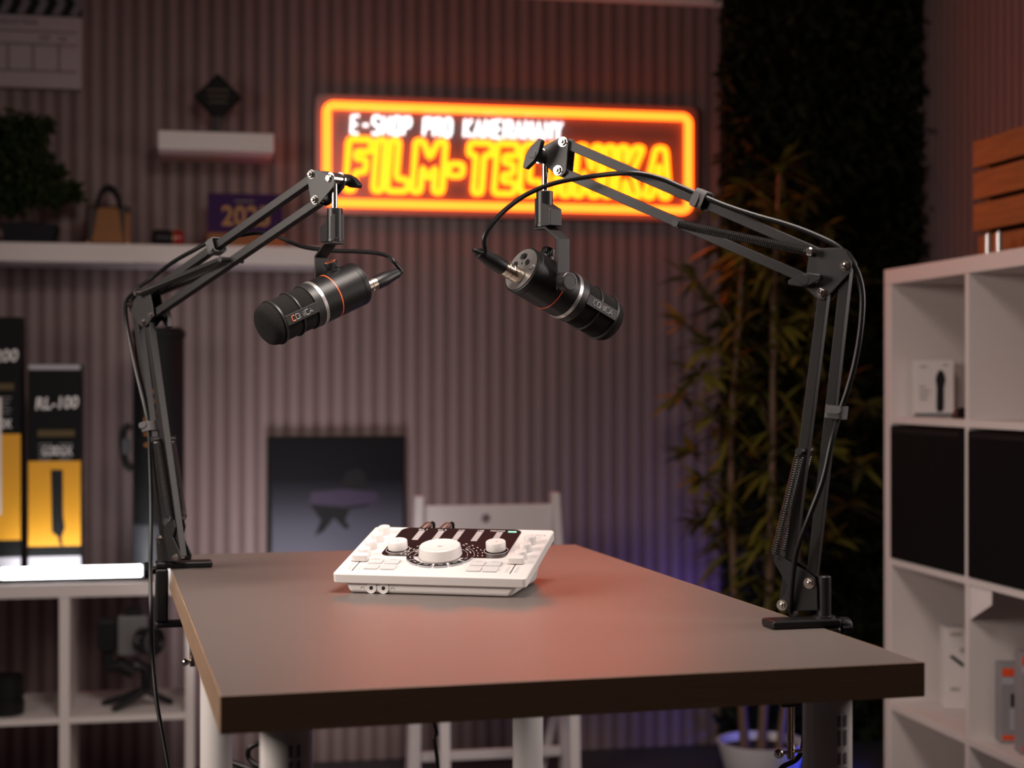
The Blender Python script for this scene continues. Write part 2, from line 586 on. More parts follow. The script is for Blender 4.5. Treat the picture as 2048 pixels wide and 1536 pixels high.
ST = {'E': [[(1, 1), (0, 1), (0, 0), (1, 0)], [(0, .5), (.8, .5)]], '-': [[(.1, .48), (.9, .48)]],
      'S': [[(1, .9), (.8, 1), (.2, 1), (0, .8), (.1, .58), (.9, .42), (1, .2), (.8, 0), (.2, 0), (0, .1)]],
      'H': [[(0, 0), (0, 1)], [(1, 0), (1, 1)], [(0, .5), (1, .5)]],
      'O': [[(.2, 0), (.8, 0), (1, .2), (1, .8), (.8, 1), (.2, 1), (0, .8), (0, .2), (.2, 0)]],
      'P': [[(0, 0), (0, 1), (.8, 1), (1, .85), (1, .6), (.8, .45), (0, .45)]],
      'R': [[(0, 0), (0, 1), (.8, 1), (1, .85), (1, .6), (.8, .47), (0, .47)], [(.5, .47), (1, 0)]],
      'K': [[(0, 0), (0, 1)], [(1, 1), (.05, .45), (1, 0)]],
      'A': [[(0, 0), (.5, 1), (1, 0)], [(.2, .35), (.8, .35)]],
      'M': [[(0, 0), (.05, 1), (.5, .35), (.95, 1), (1, 0)]],
      'N': [[(0, 0), (0, 1), (1, 0), (1, 1)]],
      'Y': [[(0, 1), (.5, .5), (1, 1)], [(.5, .5), (.5, 0)]]}
text = 'E-SHOP PRO KAMERAMANY'
wx0, wx1 = onY(703, 262, YS).x, onY(1122, 270, YS).x
wz0, wz1 = onY(703, 266, YS).z, onY(703, 231, YS).z
step = (wx1 - wx0) / (len(text) - 0.36)
for i, c in enumerate(text):
    if c == ' ':
        continue
    m = MB()
    for st in ST[c]:
        m.tube([(wx0 + (i + 0.64 * x + 0.10 * z) * step, YS + 0.002, wz0 + z * (wz1 - wz0)) for x, z in st], 0.0052, 6)
    sign.part('small_letter', m, 'neon_white', label='white neon letter')

# ================================================================== shelves on the back wall
YF = 4.84
s_l, s_r = onY(-60, 480, YF), onY(640, 497, YF)
SHELF_Z = onY(300, 488.5, YF).z
solo('floating_shelf', 'long thick white floating shelf under the clapperboard', 'shelf',
     MB().box(s_l.x, s_r.x, YF, Y_WALL - 0.0005, SHELF_Z - 0.056, SHELF_Z), 'white_lam', (s_l.x, YF, SHELF_Z - 0.056), bevel=0.003)
a, b = onY(316, 262, YF), onY(548, 262, YF)
S2 = onY(430, 263.5, YF).z
solo('floating_shelf', 'short white floating shelf holding the black diamond award', 'shelf',
     MB().box(a.x, b.x, YF, Y_WALL - 0.0005, S2 - 0.056, S2), 'white_lam', (a.x, YF, S2 - 0.056), bevel=0.003)

# diamond award
yA = 4.95
c = onY(436, 194, yA)
half = (onY(485, 194, yA).x - onY(387, 194, yA).x) / 2
t = Thing('award_plaque', 'black diamond shaped award standing on the short white shelf', 'award', (c.x, yA, S2))
pts = [(c.x - half, yA, c.z), (c.x, yA, c.z - half), (c.x + half, yA, c.z), (c.x, yA, c.z + half)]
t.part('diamond_plate', MB().prism(pts, (0, 0.02, 0)), 'box_black', bevel=0.003)
t.part('inner_face', MB().prism([(c.x + (p[0] - c.x) * .8, yA - 0.002, c.z + (p[2] - c.z) * .8) for p in pts], (0, 0.003, 0)), 'ink')
m = MB()
for k in range(3):
    m.box(c.x - 0.035 + 0.004 * k, c.x + 0.035 - 0.004 * k, yA - 0.0026, yA - 0.001, c.z + 0.018 - 0.018 * k, c.z + 0.023 - 0.018 * k)
t.part('inscription', m, 'dim_yellow')
bw = (onY(482, 250, yA).x - onY(393, 250, yA).x) / 2
t.part('stand', MB().box(c.x - bw, c.x + bw, yA - 0.03, yA + 0.05, S2, S2 + 0.014).box(c.x - 0.012, c.x + 0.012, yA - 0.002, yA + 0.022, S2 + 0.012, c.z - half * 0.8), 'soft_black', bevel=0.002)

# clapperboard
yc = 5.068
cr, cb, ct = onY(163, 100, yc).x, onY(163, 179, yc).z, onY(150, 34, yc).z
cl = cr - 0.36
t = Thing('clapperboard', 'large white film clapperboard hung on the wall above the bonsai', 'clapperboard', (cl, yc, cb))
t.part('board', MB().box(cl, cr, yc, Y_WALL - 0.0005, cb, ct), 'slate_white', bevel=0.002)
m = MB()
H = ct - cb
for fz in (0.78, 0.60, 0.235):
    m.box(cl + 0.01, cr - 0.012, yc - 0.0012, yc, cb + H * fz - 0.0035, cb + H * fz + 0.0035)
for fx in (0.40, 0.605, 0.815):
    m.box(cl + 0.36 * fx - 0.004 + 0.0, cl + 0.36 * fx + 0.004, yc - 0.0012, yc, cb + H * .235, cb + H * .60)
t.part('grid_lines', m, 'slate_line')
m = MB()
text_into(m, 'PRODUCTION', (cr - 0.27, yc, cb + H * 0.865), (1, 0, 0), (0, 0, 1), 0.017, 0.11 + 0.03)
text_into(m, 'SCENE', (cr - 0.182 + 0.058, yc, cb + H * 0.67), (1, 0, 0), (0, 0, 1), 0.012, 0.03)
text_into(m, 'TAKE', (cr - 0.07, yc, cb + H * 0.66), (1, 0, 0), (0, 0, 1), 0.012, 0.026)
t.part('lettering', m, 'ink')
for name, z0, sgn in (('lower_stick', ct + 0.002, 1), ('clap_stick', ct + 0.040, -1)):
    st = t.part(name, MB().box(cl, cr, yc - 0.004, Y_WALL - 0.0005, z0, z0 + 0.037), 'ink', bevel=0.0015)
    m = MB()
    for k in range(7):
        x = cl + 0.012 + k * 0.052
        m.prism([(x, yc - 0.005, z0 + (0 if sgn > 0 else .037)), (x + 0.024, yc - 0.005, z0 + (0 if sgn > 0 else .037)),
                 (x + 0.024 + 0.018, yc - 0.005, z0 + (.037 if sgn > 0 else 0)), (x + 0.018, yc - 0.005, z0 + (.037 if sgn > 0 else 0))], (0, 0.001, 0))
    t.part('stripes', m, 'slate_grey', parent=st)

# bonsai
yB = 4.96
pc = onY(62, 470, yB)
t = Thing('bonsai_tree', 'dark green bonsai in a dark square pot on the long shelf', 'potted plant', (pc.x, yB, SHELF_Z))
hw = 0.079
m = MB().hexa([(pc.x - hw * .85, yB - .06, SHELF_Z), (pc.x + hw * .85, yB - .06, SHELF_Z), (pc.x + hw * .85, yB + .06, SHELF_Z), (pc.x - hw * .85, yB + .06, SHELF_Z),
               (pc.x - hw, yB - .07, SHELF_Z + .06), (pc.x + hw, yB - .07, SHELF_Z + .06), (pc.x + hw, yB + .07, SHELF_Z + .06), (pc.x - hw, yB + .07, SHELF_Z + .06)])
t.part('pot', m, 'pot_dark', bevel=0.004)
t.part('soil', MB().ball((pc.x, yB, SHELF_Z + 0.056), 0.06, sq=0.25), 'soil')
tips = []
m = MB()
m.tube(catmull([(pc.x, yB, SHELF_Z + .05), (pc.x - .012, yB, SHELF_Z + .12), (pc.x + .012, yB - .01, SHELF_Z + .19), (pc.x - .02, yB, SHELF_Z + .28)]), [0.019 - 0.012 * i / 24 for i in range(25)], 8)
clumps = [(30, 260, .085), (75, 250, .055), (-30, 300, .085), (20, 330, .09), (75, 320, .055), (105, 345, .045), (60, 375, .07), (0, 390, .07), (125, 385, .05), (140, 375, .036), (95, 395, .05), (-40, 380, .06), (45, 290, .08), (30, 410, .05), (150, 390, .026)]
for px, py, r in clumps:
    c = onY(px, py, yB + random.uniform(-.03, .02))
    m.tube([(pc.x, yB, SHELF_Z + .15), (Vector((pc.x, yB, SHELF_Z + .2)) + c) / 2, c], [.008, .006, .003], 6)
    tips.append((c, r))
t.part('trunk', m, 'bark')
m = MB()
for c, r in tips:
    for k in range(int(260 * (r / .06) ** 2)):
        d = Vector((random.gauss(0, 1), random.gauss(0, 1) * .8, random.gauss(0, 1) * .75))
        d = d.normalized() * r * random.uniform(.4, 1.0)
        d.z *= .7
        p = c + d
        if p.y > Y_WALL - 0.03:
            continue
        a = Vector((random.gauss(0, 1), random.gauss(0, 1), random.gauss(0, 1))).normalized()
        m.blade(p, a, a.orthogonal(), random.uniform(.016, .026), random.uniform(.005, .008), .2)
t.part('foliage', m, 'bonsai_leaf')

# small tan handbag
yH = 4.93
xl, xr = onY(172, 470, yH).x, onY(262, 470, yH).x
xc = (xl + xr) / 2
bh = onY(200, 414, yH).z - SHELF_Z
w2 = (xr - xl) / 2
t = Thing('handbag', 'small tan and brown handbag with dark loop handles on the long shelf', 'bag', (xc, yH, SHELF_Z))
z0 = SHELF_Z + 0.004
t.part('bag_body', MB().hexa([(xl + .004, yH - .035, z0), (xr - .004, yH - .035, z0), (xr - .004, yH + .035, z0), (xl + .004, yH + .035, z0),
                              (xl + .001, yH - .012, z0 + bh), (xr - .001, yH - .012, z0 + bh), (xr - .001, yH + .012, z0 + bh), (xl + .001, yH + .012, z0 + bh)]), 'brown_leather', bevel=0.006)
t.part('front_panel', MB().prism([(xl + .018, yH - .0362, z0 + .002), (xr - .020, yH - .0362, z0 + .002), (xr - .036, yH - .0165, z0 + bh * .93), (xl + .036, yH - .0165, z0 + bh * .93)], (0, -.003, 0.0004)), 'tan_leather', bevel=0.001)
t.part('side_panel', MB().prism([(xr - .017, yH - .0362, z0 + .002), (xr - .003, yH - .0362, z0 + .002), (xr - .002, yH - .019, z0 + bh * .8), (xr - .017, yH - .019, z0 + bh * .8)], (0, -.003, 0.0004)), 'tan_leather')
for dy in (-.016, .012):
    m = MB()
    pts = [(xc + math.cos(PI * k / 12) * .033, yH + dy, z0 + bh - .012 + math.sin(PI * k / 12) * (.072 if dy > 0 else .058)) for k in range(13)]
    m.tube(pts, 0.0065, 8)
    t.part('handle', m, 'bag_black')
for x in (xl + .008, xr - .006):
    t.part('metal_foot', MB().ball((x, yH - .036, z0 + .004), 0.0055), 'gold', label='gold coloured stud')

# red and black lens-like cylinder
yL = 4.93
a, b = onY(306, 480, yL), onY(368, 480, yL)
r = 0.026
zc = SHELF_Z + r
t = Thing('small_lens', 'small black and red cylinder lying beside the handbag on the shelf', 'lens', ((a.x + b.x) / 2, yL, SHELF_Z))
t.part('barrel', MB().lathe([(r * .8, 0), (r, .003), (r, .05), (r * .9, .053)], (a.x, yL - .012, zc), (1, .25, 0)), 'black_plastic')
t.part('gold_ring', MB().ring((a.x + .0535, yL + .001, zc), (1, .25, 0), r * .7, r * .97, 0, .004), 'gold')
t.part('red_cap', MB().lathe([(r * .95, 0), (r, .003), (r, .024), (r * .8, .03)], (a.x + .058, yL + .0025, zc), (1, .25, 0)), 'red_gloss', label='glossy red end')

# purple desk calendar
yP = 4.94
q = [onY(415, 385, yP), onY(565, 385, yP), onY(415, 466, yP), onY(415, 484, yP)]
x0, x1, zt, zm = q[0].x, q[1].x, onY(490, 388, yP).z, onY(490, 467, yP).z
t = Thing('desk_calendar', 'purple desk calendar with yellow numerals standing on the long shelf', 'calendar', (x0, yP, SHELF_Z))
t.part('base', MB().hexa([(x0 - .002, yP - .05, SHELF_Z), (x1 + .008, yP - .05, SHELF_Z), (x1 + .008, yP + .05, SHELF_Z), (x0 - .002, yP + .05, SHELF_Z),
                          (x0 + .002, yP - .012, zm), (x1 + .002, yP - .012, zm), (x1 + .002, yP + .03, zm), (x0 + .002, yP + .03, zm)]), 'kraft')
t.part('page_block', MB().box(x0, x1, yP - .006, yP + .004, zm, zt), 'purple_card')
m = MB()
text_into(m, '2025', (x0 + .042, yP - .0062, zm + .022), (1, 0, 0), (0, 0, 1), 0.062, 0.145, bold=0.02)
t.part('numerals', m, 'yellow_print')
m = MB().box(x0 + .08, x0 + .14, yP - .0072, yP - .0062, zt - .026, zt - .020)
t.part('caption', m, 'brown_plug')

# ================================================================== poster panel and folding chair
yQ = 5.06
a, b = onY(536, 880, yQ), onY(809, 880, yQ)
zt = onY(670, 873, yQ).z
t = Thing('poster_panel', 'dark poster panel with glow painted into its lower half behind the table', 'poster', (a.x, yQ, zt - .52))
t.part('panel', MB().box(a.x, b.x, yQ, Y_WALL - 0.0005, zt - .52, zt), 'box_black', bevel=0.002)
fr = t.part('print', MB().box(a.x + .012, b.x - .006, yQ - .002, yQ, zt - .51, zt - .01), 'poster_painted_glow')
m = MB()
shape = [(690, 945), (715, 935), (733, 950), (728, 985), (745, 1000), (735, 1012), (700, 1018), (690, 1040), (700, 1056), (690, 1058), (668, 1035), (648, 1062), (630, 1072), (642, 1040), (622, 1012), (618, 990), (650, 995), (672, 985), (684, 970)]
m.prism([onY(px, py, yQ - .003) for px, py in shape], (0, .001, 0))
t.part('dark_figure', m, 'ink', parent=fr)
m = MB().prism([onY(px, py, yQ - .0036) for px, py in ((618, 1008), (622, 984), (690, 978), (755, 984), (758, 1004), (690, 1014))], (0, .001, 0))
t.part('purple_band', m, 'dark_purple', parent=fr)

yC = 4.62
t = Thing('folding_chair', 'white wooden chair with a round hole in its backrest by the slatted wall', 'chair', (onY(975, 1500, yC).x, yC, 0))
for xs_t, xs_b, py in ((839, 829, 992), (1111, 1137, 985)):
    tp, bt = onY(xs_t, py, yC), onY(xs_b, 1500, yC + .0)
    d = (bt - tp)
    bt = tp + d * (tp.z / (tp.z - bt.z))
    t.part('rear_post', MB().hexa([bt + Vector((-.019, -.012, 0)), bt + Vector((.019, -.012, 0)), bt + Vector((.019, .06, 0)), bt + Vector((-.019, .06, 0)),
                                   tp + Vector((-.012, -.012, 0)), tp + Vector((.012, -.012, 0)), tp + Vector((.012, .03, 0)), tp + Vector((-.012, .03, 0))]), 'chair_white', bevel=0.004)
l, r_, zt, zb = onY(848, 1012, yC).x, onY(1104, 1012, yC).x, onY(970, 1010, yC).z, onY(970, 1075, yC).z
hc = onY(972, 1037, yC)
m = MB()
N = 24
outer = []
hr = 0.014
for k in range(N):
    g = 2 * PI * k / N
    dx, dz = math.cos(g), math.sin(g)
    s_ = min((r_ - hc.x) / dx if dx > 1e-6 else ((l - hc.x) / dx if dx < -1e-6 else 9), (zt - hc.z) / dz if dz > 1e-6 else ((zb - hc.z) / dz if dz < -1e-6 else 9))
    outer.append((hc.x + dx * s_, hc.z + dz * s_))
corners = [(l, zb), (r_, zb), (r_, zt), (l, zt)]
for cxx, czz in corners:                      # snap the nearest outline points to the corners
    k = min(range(N), key=lambda i: (outer[i][0] - cxx) ** 2 * 0.2 + (outer[i][1] - czz) ** 2 + (0 if abs(outer[i][0] - cxx) < .12 else 9))
    outer[k] = (cxx, czz)
vs = []
for k in range(N):
    g = 2 * PI * k / N
    ix, iz = hc.x + hr * math.cos(g), hc.z + hr * math.sin(g)
    vs += [(outer[k][0], yC, outer[k][1]), (ix, yC, iz), (outer[k][0], yC + .018, outer[k][1]), (ix, yC + .018, iz)]
fs = []
for k in range(N):
    i, j = 4 * k, 4 * ((k + 1) % N)
    fs += [(i, j, j + 1, i + 1), (i + 2, i + 3, j + 3, j + 2), (i + 1, j + 1, j + 3, i + 3), (i, i + 2, j + 2, j)]
t.part('backrest', m.add(vs, fs), 'chair_white')
t.part('seat', MB().box(l - .005, r_ + .005, yC - .36, yC + .02, .44, .462), 'chair_white', bevel=0.006)
zr = onY(960, 1510, yC).z
t.part('stretcher', MB().box(l - .02, r_ + .03, yC + .0, yC + .018, zr - .014, zr + .014), 'chair_white', bevel=0.003)
for x in (l + .01, r_ - .01):
    t.part('front_leg', MB().hexa([(x - .014, yC - .35, 0), (x + .014, yC - .35, 0), (x + .014, yC - .315, 0), (x - .014, yC - .315, 0),
                                   (x - .014, yC - .33, .44), (x + .014, yC - .33, .44), (x + .014, yC - .295, .44), (x - .014, yC - .295, .44)]), 'chair_white', bevel=0.003)
p1, p2 = onY(1122, 1440, yC + .07), onY(1092, 1536, yC + .07)
t.part('brace', MB().bar(p1 + Vector((0.0, 0, .1)), p1 + (p2 - p1) * 2.2, (0, 1, 0), .022, .012), 'chair_white')

# ================================================================== low cube shelf on the left with its load
YK = 4.55
top = onY(200, 1166, YK).z
kr = onY(389, 1300, YK).x
c1r, c1l = onY(370, 1300, YK).x, onY(139, 1300, YK).x
c0r = onY(118, 1300, YK).x
colw = c1r - c1l
kl = c0r - colw - 0.038
dK = 0.38
sh = onY(200, 1433, YK).z
t = Thing('cube_shelf', 'low white open cube shelf against the back wall, left of the table', 'shelf', (kl, YK, 0))
t.part('top_board', MB().box(kl, kr, YK, YK + dK, top - .038, top), 'white_lam', bevel=0.002)
t.part('side_board', MB().box(kl, kl + .035, YK, YK + dK, 0, top - .038), 'white_lam', bevel=0.002)
t.part('side_board', MB().box(c1r, kr, YK, YK + dK, 0, top - .038), 'white_lam', bevel=0.002)
t.part('bottom_board', MB().box(kl + .035, c1r, YK, YK + dK, 0, .038), 'white_lam', bevel=0.002)
t.part('divider', MB().box(c0r, c1l, YK + .002, YK + dK, .038, top - .038), 'white_lam', bevel=0.001)
for a, b in ((kl + .035, c0r), (c1l, c1r)):
    t.part('inner_shelf', MB().box(a, b, YK + .002, YK + dK, sh - .017, sh), 'white_lam', bevel=0.001)

# glowing tube lamp lying along the front of the shelf top
yT = YK + 0.035
a, b = onY(4, 1147, yT), onY(283, 1141, yT)
rt = 0.0195
zt = top + rt * 1.1 + .001
t = Thing('tube_light', 'glowing white tube lamp lying along the low white shelf', 'lamp', (a.x, yT, top))
t.part('glowing_tube', MB().cyl((a.x, yT, zt), (b.x, yT, zt), rt, n=28), 'tube_glow')
m = MB()
arc = [math.radians(-160 + 140 * k / 18) for k in range(19)]  # arc of dark housing, shaped to keep tube light off the shelf
outl = [(yT + 1.09 * rt * math.cos(g), zt + 1.09 * rt * math.sin(g)) for g in arc] + [(yT + 1.03 * rt * math.cos(g), zt + 1.03 * rt * math.sin(g)) for g in reversed(arc)]
t.part('housing', m.prism([(a.x, y, z) for y, z in outl], (b.x - a.x, 0, 0)), 'black_plastic', label='dark housing shaped to block light below')
for x, s_ in ((a.x, -1), (b.x, 1)):
    t.part('end_cap', MB().lathe([(rt * 1.08, 0), (rt * 1.08, .018), (rt * .8, .024)], (x, yT, zt), (s_, 0, 0)), 'black_plastic', bevel=0.001)


def light_box(label, x0, x1, y, zt, zs, zy, name, silver_top, picture):
    d = 0.12
    t = Thing('product_box', label, 'box', (x0, y, top), 'black and yellow boxes on the low shelf')
    t.part('carton', MB().box(x0, x1, y, y + d, top, zt), 'box_black', bevel=0.003)
    w = x1 - x0
    t.part('yellow_panel', MB().box(x0 + .001, x1 - .001, y - .0012, y, zy, zs), 'box_yellow')
    t.part('lower_band', MB().box(x0 + .001, x1 - .001, y - .0012, y, top + .004, top + .062), 'box_silver')
    if silver_top:
        t.part('top_edge', MB().box(x0 + .002, x1 - .002, y - .0012, y, zt - .016, zt - .002), 'box_silver')
    m = MB()
    text_into(m, name, (x0 + w * .14, y, zt - .13), (1, 0, .04), (.1, 0, 1), .036, w * .80, bold=.02)
    t.part('lettering', m, 'print_white')
    m = MB()
    text_into(m, 'GODOX', (x0 + w * .26, y, zs + .016), (1, 0, 0), (0, 0, 1), .026, w * .58, bold=.025)
    t.part('lettering', m, 'print_white')
    m = MB().box(x0 + w * .18, x1 - w * .12, y - .001, y, zt - .205, zt - .186)
    t.part('caption', m, 'dim_yellow')
    m = MB()
    for cxx in (.2, .58):
        for k in range(5):
            m.box(x0 + w * cxx, x0 + w * (cxx + .26 - .03 * (k % 3)), y - .001, y, zt - .228 - .011 * k, zt - .224 - .011 * k)
    t.part('small_print', m, 'grey_print')
    if picture:
        m = MB()
        xm = x0 + w * .55
        m.prism([(xm - .017, y - .002, zs - .025), (xm + .015, y - .002, zs - .025), (xm + .016, y - .002, zs - .15), (xm + .021, y - .002, zs - .19), (xm + .012, y - .002, zs - .215), (xm + .016, y - .002, zs - .245), (xm + .004, y - .002, zs - .23), (xm + .003, y - .002, zs - .215), (xm - .014, y - .002, zs - .20)], (0, .001, 0))
        t.part('lamp_picture', m, 'ink')
    return t


yX = 4.68
xa, xb = onY(56, 900, yX).x, onY(162, 900, yX).x
light_box('black and yellow box printed with a dark stick lamp on the low shelf', xa, xb, yX,
          onY(110, 728, yX).z, onY(110, 922, yX).z, onY(110, 1092, yX).z, 'RL-100', True, True)
xa2, xb2 = onY(-75, 900, yX).x, onY(42, 900, yX).x
t = light_box('tall black and yellow box cut off by the left picture edge', xa2, xb2, yX,
              onY(20, 634, yX).z, onY(20, 868, yX).z, onY(20, 1080, yX).z, 'RL-200', False, False)
t.part('white_panel', MB().box(onY(-60, 900, yX).x, onY(3, 900, yX).x, yX - .002, yX - .001, onY(0, 1030, yX).z, onY(0, 795, yX).z), 'box_white')

# tall round black bag
yb = 4.78
xl, xr = onY(266, 800, yb).x, onY(368, 800, yb).x
xc, rb = (xl + xr) / 2, (xr - xl) / 2
zt = onY(317, 655, yb).z
t = Thing('equipment_bag', 'tall black cylindrical bag with amber lettering standing behind left boom arm', 'bag', (xc, yb, top))
t.part('bag_body', MB().lathe([(rb * .94, 0), (rb, .01), (rb, zt - top - .012), (rb * .93, zt - top)], (xc, yb, top), (0, 0, 1), 36), 'bag_black', bevel=.002)
t.part('lid_rim', MB().ring((xc, yb, zt - .03), (0, 0, 1), rb * .99, rb * 1.07, 0, .02), 'bag_black')
t.part('painted_tube_glow', MB().lathe([(rb * 1.004, 0), (rb * 1.004, .13)], (xc, yb, top + .012), (0, 0, 1), 36, cap=False), 'bag_grey')  # tube lamp's glow on the black bag, painted as a grey band
m = MB()
text_into(m, 'LIGHT', (xc - .008, yb - rb - .0015, onY(310, 890, yb).z), (0, 0, 1), (-1, 0, 0), .030, onY(310, 770, yb).z - onY(310, 890, yb).z)
t.part('lettering', m, 'amber_text')
pts = [onY(262, 850, yb), onY(247, 862, yb), onY(246, 895, yb), onY(252, 925, yb), onY(264, 940, yb)]
t.part('grab_handle', MB().tube(catmull(pts, 6), .011, 8), 'soft_black')
pts = onY(252, 893, yb - .012)
t.part('buckle', MB().box(pts.x - .011, pts.x + .013, pts.y - .004, pts.y + .004, pts.z - .022, pts.z + .022), 'bag_grey')

# gimbal with a camera in the right cube
yG = 4.66
zs = sh
g = onY(288, 1400, yG)
bx = onY(292, 1392, yG)
t = Thing('camera_gimbal', 'black gimbal with a grey camera standing in the low cube shelf', 'gimbal', (bx.x, yG, zs))
hub = Vector((bx.x, yG, zs + .05))
for px, py, dy in ((226, 1412, -.06), (205, 1392, .04), (345, 1394, .01)):
    e = onY(px, py, yG + dy)
    e.z = zs + .008
    t.part('tripod_leg', MB().tube([hub, (hub + e) / 2 + Vector((0, 0, -.004)), e], [.012, .011, .008], 8), 'black_plastic')
h1, h2 = onY(266, 1335, yG), onY(225, 1315, yG)
t.part('grip', MB().tube([hub, hub + Vector((0, 0, .06)), onY(268, 1330, yG)], [.016, .018, .017], 10), 'soft_black')
t.part('tilt_arm', MB().tube([onY(268, 1345, yG), onY(240, 1330, yG), onY(220, 1335, yG), onY(214, 1315, yG), onY(225, 1280, yG)], [.02, .021, .018, .014, .013], 8), 'bag_black')
m = MB().box(onY(195, 1255, yG).x, onY(232, 1255, yG).x, yG - .03, yG + .03, onY(210, 1300, yG).z, onY(210, 1238, yG).z)
t.part('battery_motor', m, 'black_plastic', bevel=.006)
m = MB().box(onY(236, 1255, yG).x, onY(296, 1255, yG).x, yG - .035, yG + .025, onY(260, 1308, yG).z, onY(260, 1229, yG).z)
t.part('camera_body', m, 'camera_grey', bevel=.006, label='grey camera body')
m = MB().box(onY(252, 1255, yG).x, onY(284, 1255, yG).x, yG - .03, yG + .02, onY(260, 1232, yG).z, onY(260, 1215, yG).z)
t.part('viewfinder', m, 'black_plastic', bevel=.004)
lc = onY(285, 1280, yG - .035)
t.part('camera_lens', MB().lathe([(.036, 0), (.036, .03), (.04, .034), (.04, .05), (.03, .052), (.026, .045)], lc, (.7, -.7, 0)), 'black_plastic')
t.part('dial', MB().ring(onY(277, 1279, yG - .075), (0, -1, 0), .007, .0095, 0, .004), 'silver')

yO = 4.63
c = onY(12, 1410, yO)
sh += .0006
t = Thing('camera_lens', 'black camera lens standing in the left cube of the low shelf', 'lens', (c.x, yO, sh))
t.part('barrel', MB().lathe([(.046, 0), (.05, .004), (.05, .04), (.047, .042), (.047, .05), (.05, .052), (.05, .1)], (c.x, yO, sh), (0, 0, 1), 32), 'black_plastic')
t.part('front_cap', MB().lathe([(.047, 0), (.047, .008), (.043, .011)], (c.x, yO, sh + .1), (0, 0, 1), 32), 'soft_black')

# ================================================================== white cube shelf along the right wall
XK = 1.675
yk1 = onX(1768, 700, XK).y
ktop = onX(1768, 540, XK).z
tops = [ktop - .361, ktop - .361 - .346, ktop - .361 - .70]
cw_ = .382
ND = 2
yk0 = yk1 - (.038 * 2 + cw_ * ND + .016 * (ND - 1))
XD = XK + .39
t = Thing('cube_shelf', 'tall white open cube shelf along the right side of the room', 'shelf', (XK, yk0, 0))
t.part('top_board', MB().box(XK, XD, yk0, yk1, ktop - .038, ktop), 'white_lam', bevel=.002)
t.part('bottom_board', MB().box(XK, XD, yk0 + .038, yk1 - .038, 0.0, .038), 'white_lam', bevel=.002)
t.part('side_board', MB().box(XK, XD, yk1 - .038, yk1, 0, ktop - .038), 'white_lam', bevel=.002)
t.part('side_board', MB().box(XK, XD, yk0, yk0 + .038, 0, ktop - .038), 'white_lam', bevel=.002)
ydiv = yk1 - .038 - cw_
t.part('divider', MB().box(XK + .001, XD, ydiv - .016, ydiv, .038, ktop - .038), 'white_lam', bevel=.001)
for z in tops:
    for a, b in ((ydiv, yk1 - .038), (yk0 + .038, ydiv - .016)):
        t.part('inner_shelf', MB().box(XK + .001, XD, a, b, z - .017, z), 'white_lam', bevel=.001)
# black inserts in the second row
for k, (a, b, lab) in enumerate(((ydiv, yk1 - .038, 'black storage insert in the tall shelf, the one farther along the wall'),
                                 (yk0 + .038, ydiv - .016, 'black storage insert in the tall shelf, at the right picture edge'))):
    zt, zb = tops[0] - .022, tops[1] + .001
    t = Thing('storage_insert', lab, 'storage box', (XK, (a + b) / 2, zb), 'black inserts in the tall white shelf')
    pull = -.004
    t.part('box_body', MB().box(XK + pull, XD - .02, a + .004, b - .004, zb, zt), 'insert_black', bevel=.004)
    t.part('finger_rim', MB().box(XK + pull - .001, XK + pull + .006, a + .02, b - .02, zt - .016, zt - .006), 'soft_black')

# white box with a dark microphone picture, turned to the room
z0 = tops[0] + .0006
vx = (RGT * .99 + FWD * .0).normalized()
vx = Vector((math.cos(math.radians(-14)), math.sin(math.radians(-14)), 0))
vy = Vector((-vx.y, vx.x, 0))
bwid, bdep, bhei = .095, .05, .137
o = onX(1829, 834, XK + .035)
o.z = z0
def obx(o, w, d, h):
    return MB().hexa([o, o + vx * w, o + vx * w + vy * d, o + vy * d, o + UP * h, o + vx * w + UP * h, o + vx * w + vy * d + UP * h, o + vy * d + UP * h])
t = Thing('product_box', 'small white box printed with a black microphone in the tall shelf', 'box', o)
t.part('carton', obx(o, bwid, bdep, bhei), 'box_white', bevel=.002)
t.part('base_band', obx(o - vy * .001 + UP * .001, bwid, .001, .008), 'grey_print')
m = MB()
sil = [(.055, .012), (.066, .012), (.070, .02), (.070, .07), (.074, .088), (.072, .1), (.066, .112), (.058, .112), (.052, .1), (.050, .088), (.053, .07), (.052, .02)]
m.prism([o - vy * .0012 + vx * x + UP * z for x, z in sil], vy * .001)
t.part('microphone_picture', m, 'ink')
for x, z, w in ((.012, .118, .018), (.068, .122, .012), (.012, .07, .014), (.012, .06, .025), (.012, .05, .022), (.012, .04, .018)):
    q = o - vy * .001 + vx * x + UP * z
    t.part('small_print', MB().prism([q, q + vx * w, q + vx * w + UP * .005, q + UP * .005], vy * .001), 'faint_ink')
q = onX(1918, 834, XK + .06)
q.z = z0
solo('power_adapter', 'little black object beside the white microphone box', 'adapter', MB().hexa([q + Vector(v) for v in ((-.015, -.012, 0), (.02, -.012, 0), (.02, .012, 0), (-.015, .012, 0), (-.008, -.008, .022), (.018, -.008, .026), (.018, .01, .026), (-.008, .01, .022))]), 'black_plastic', q, bevel=.003)

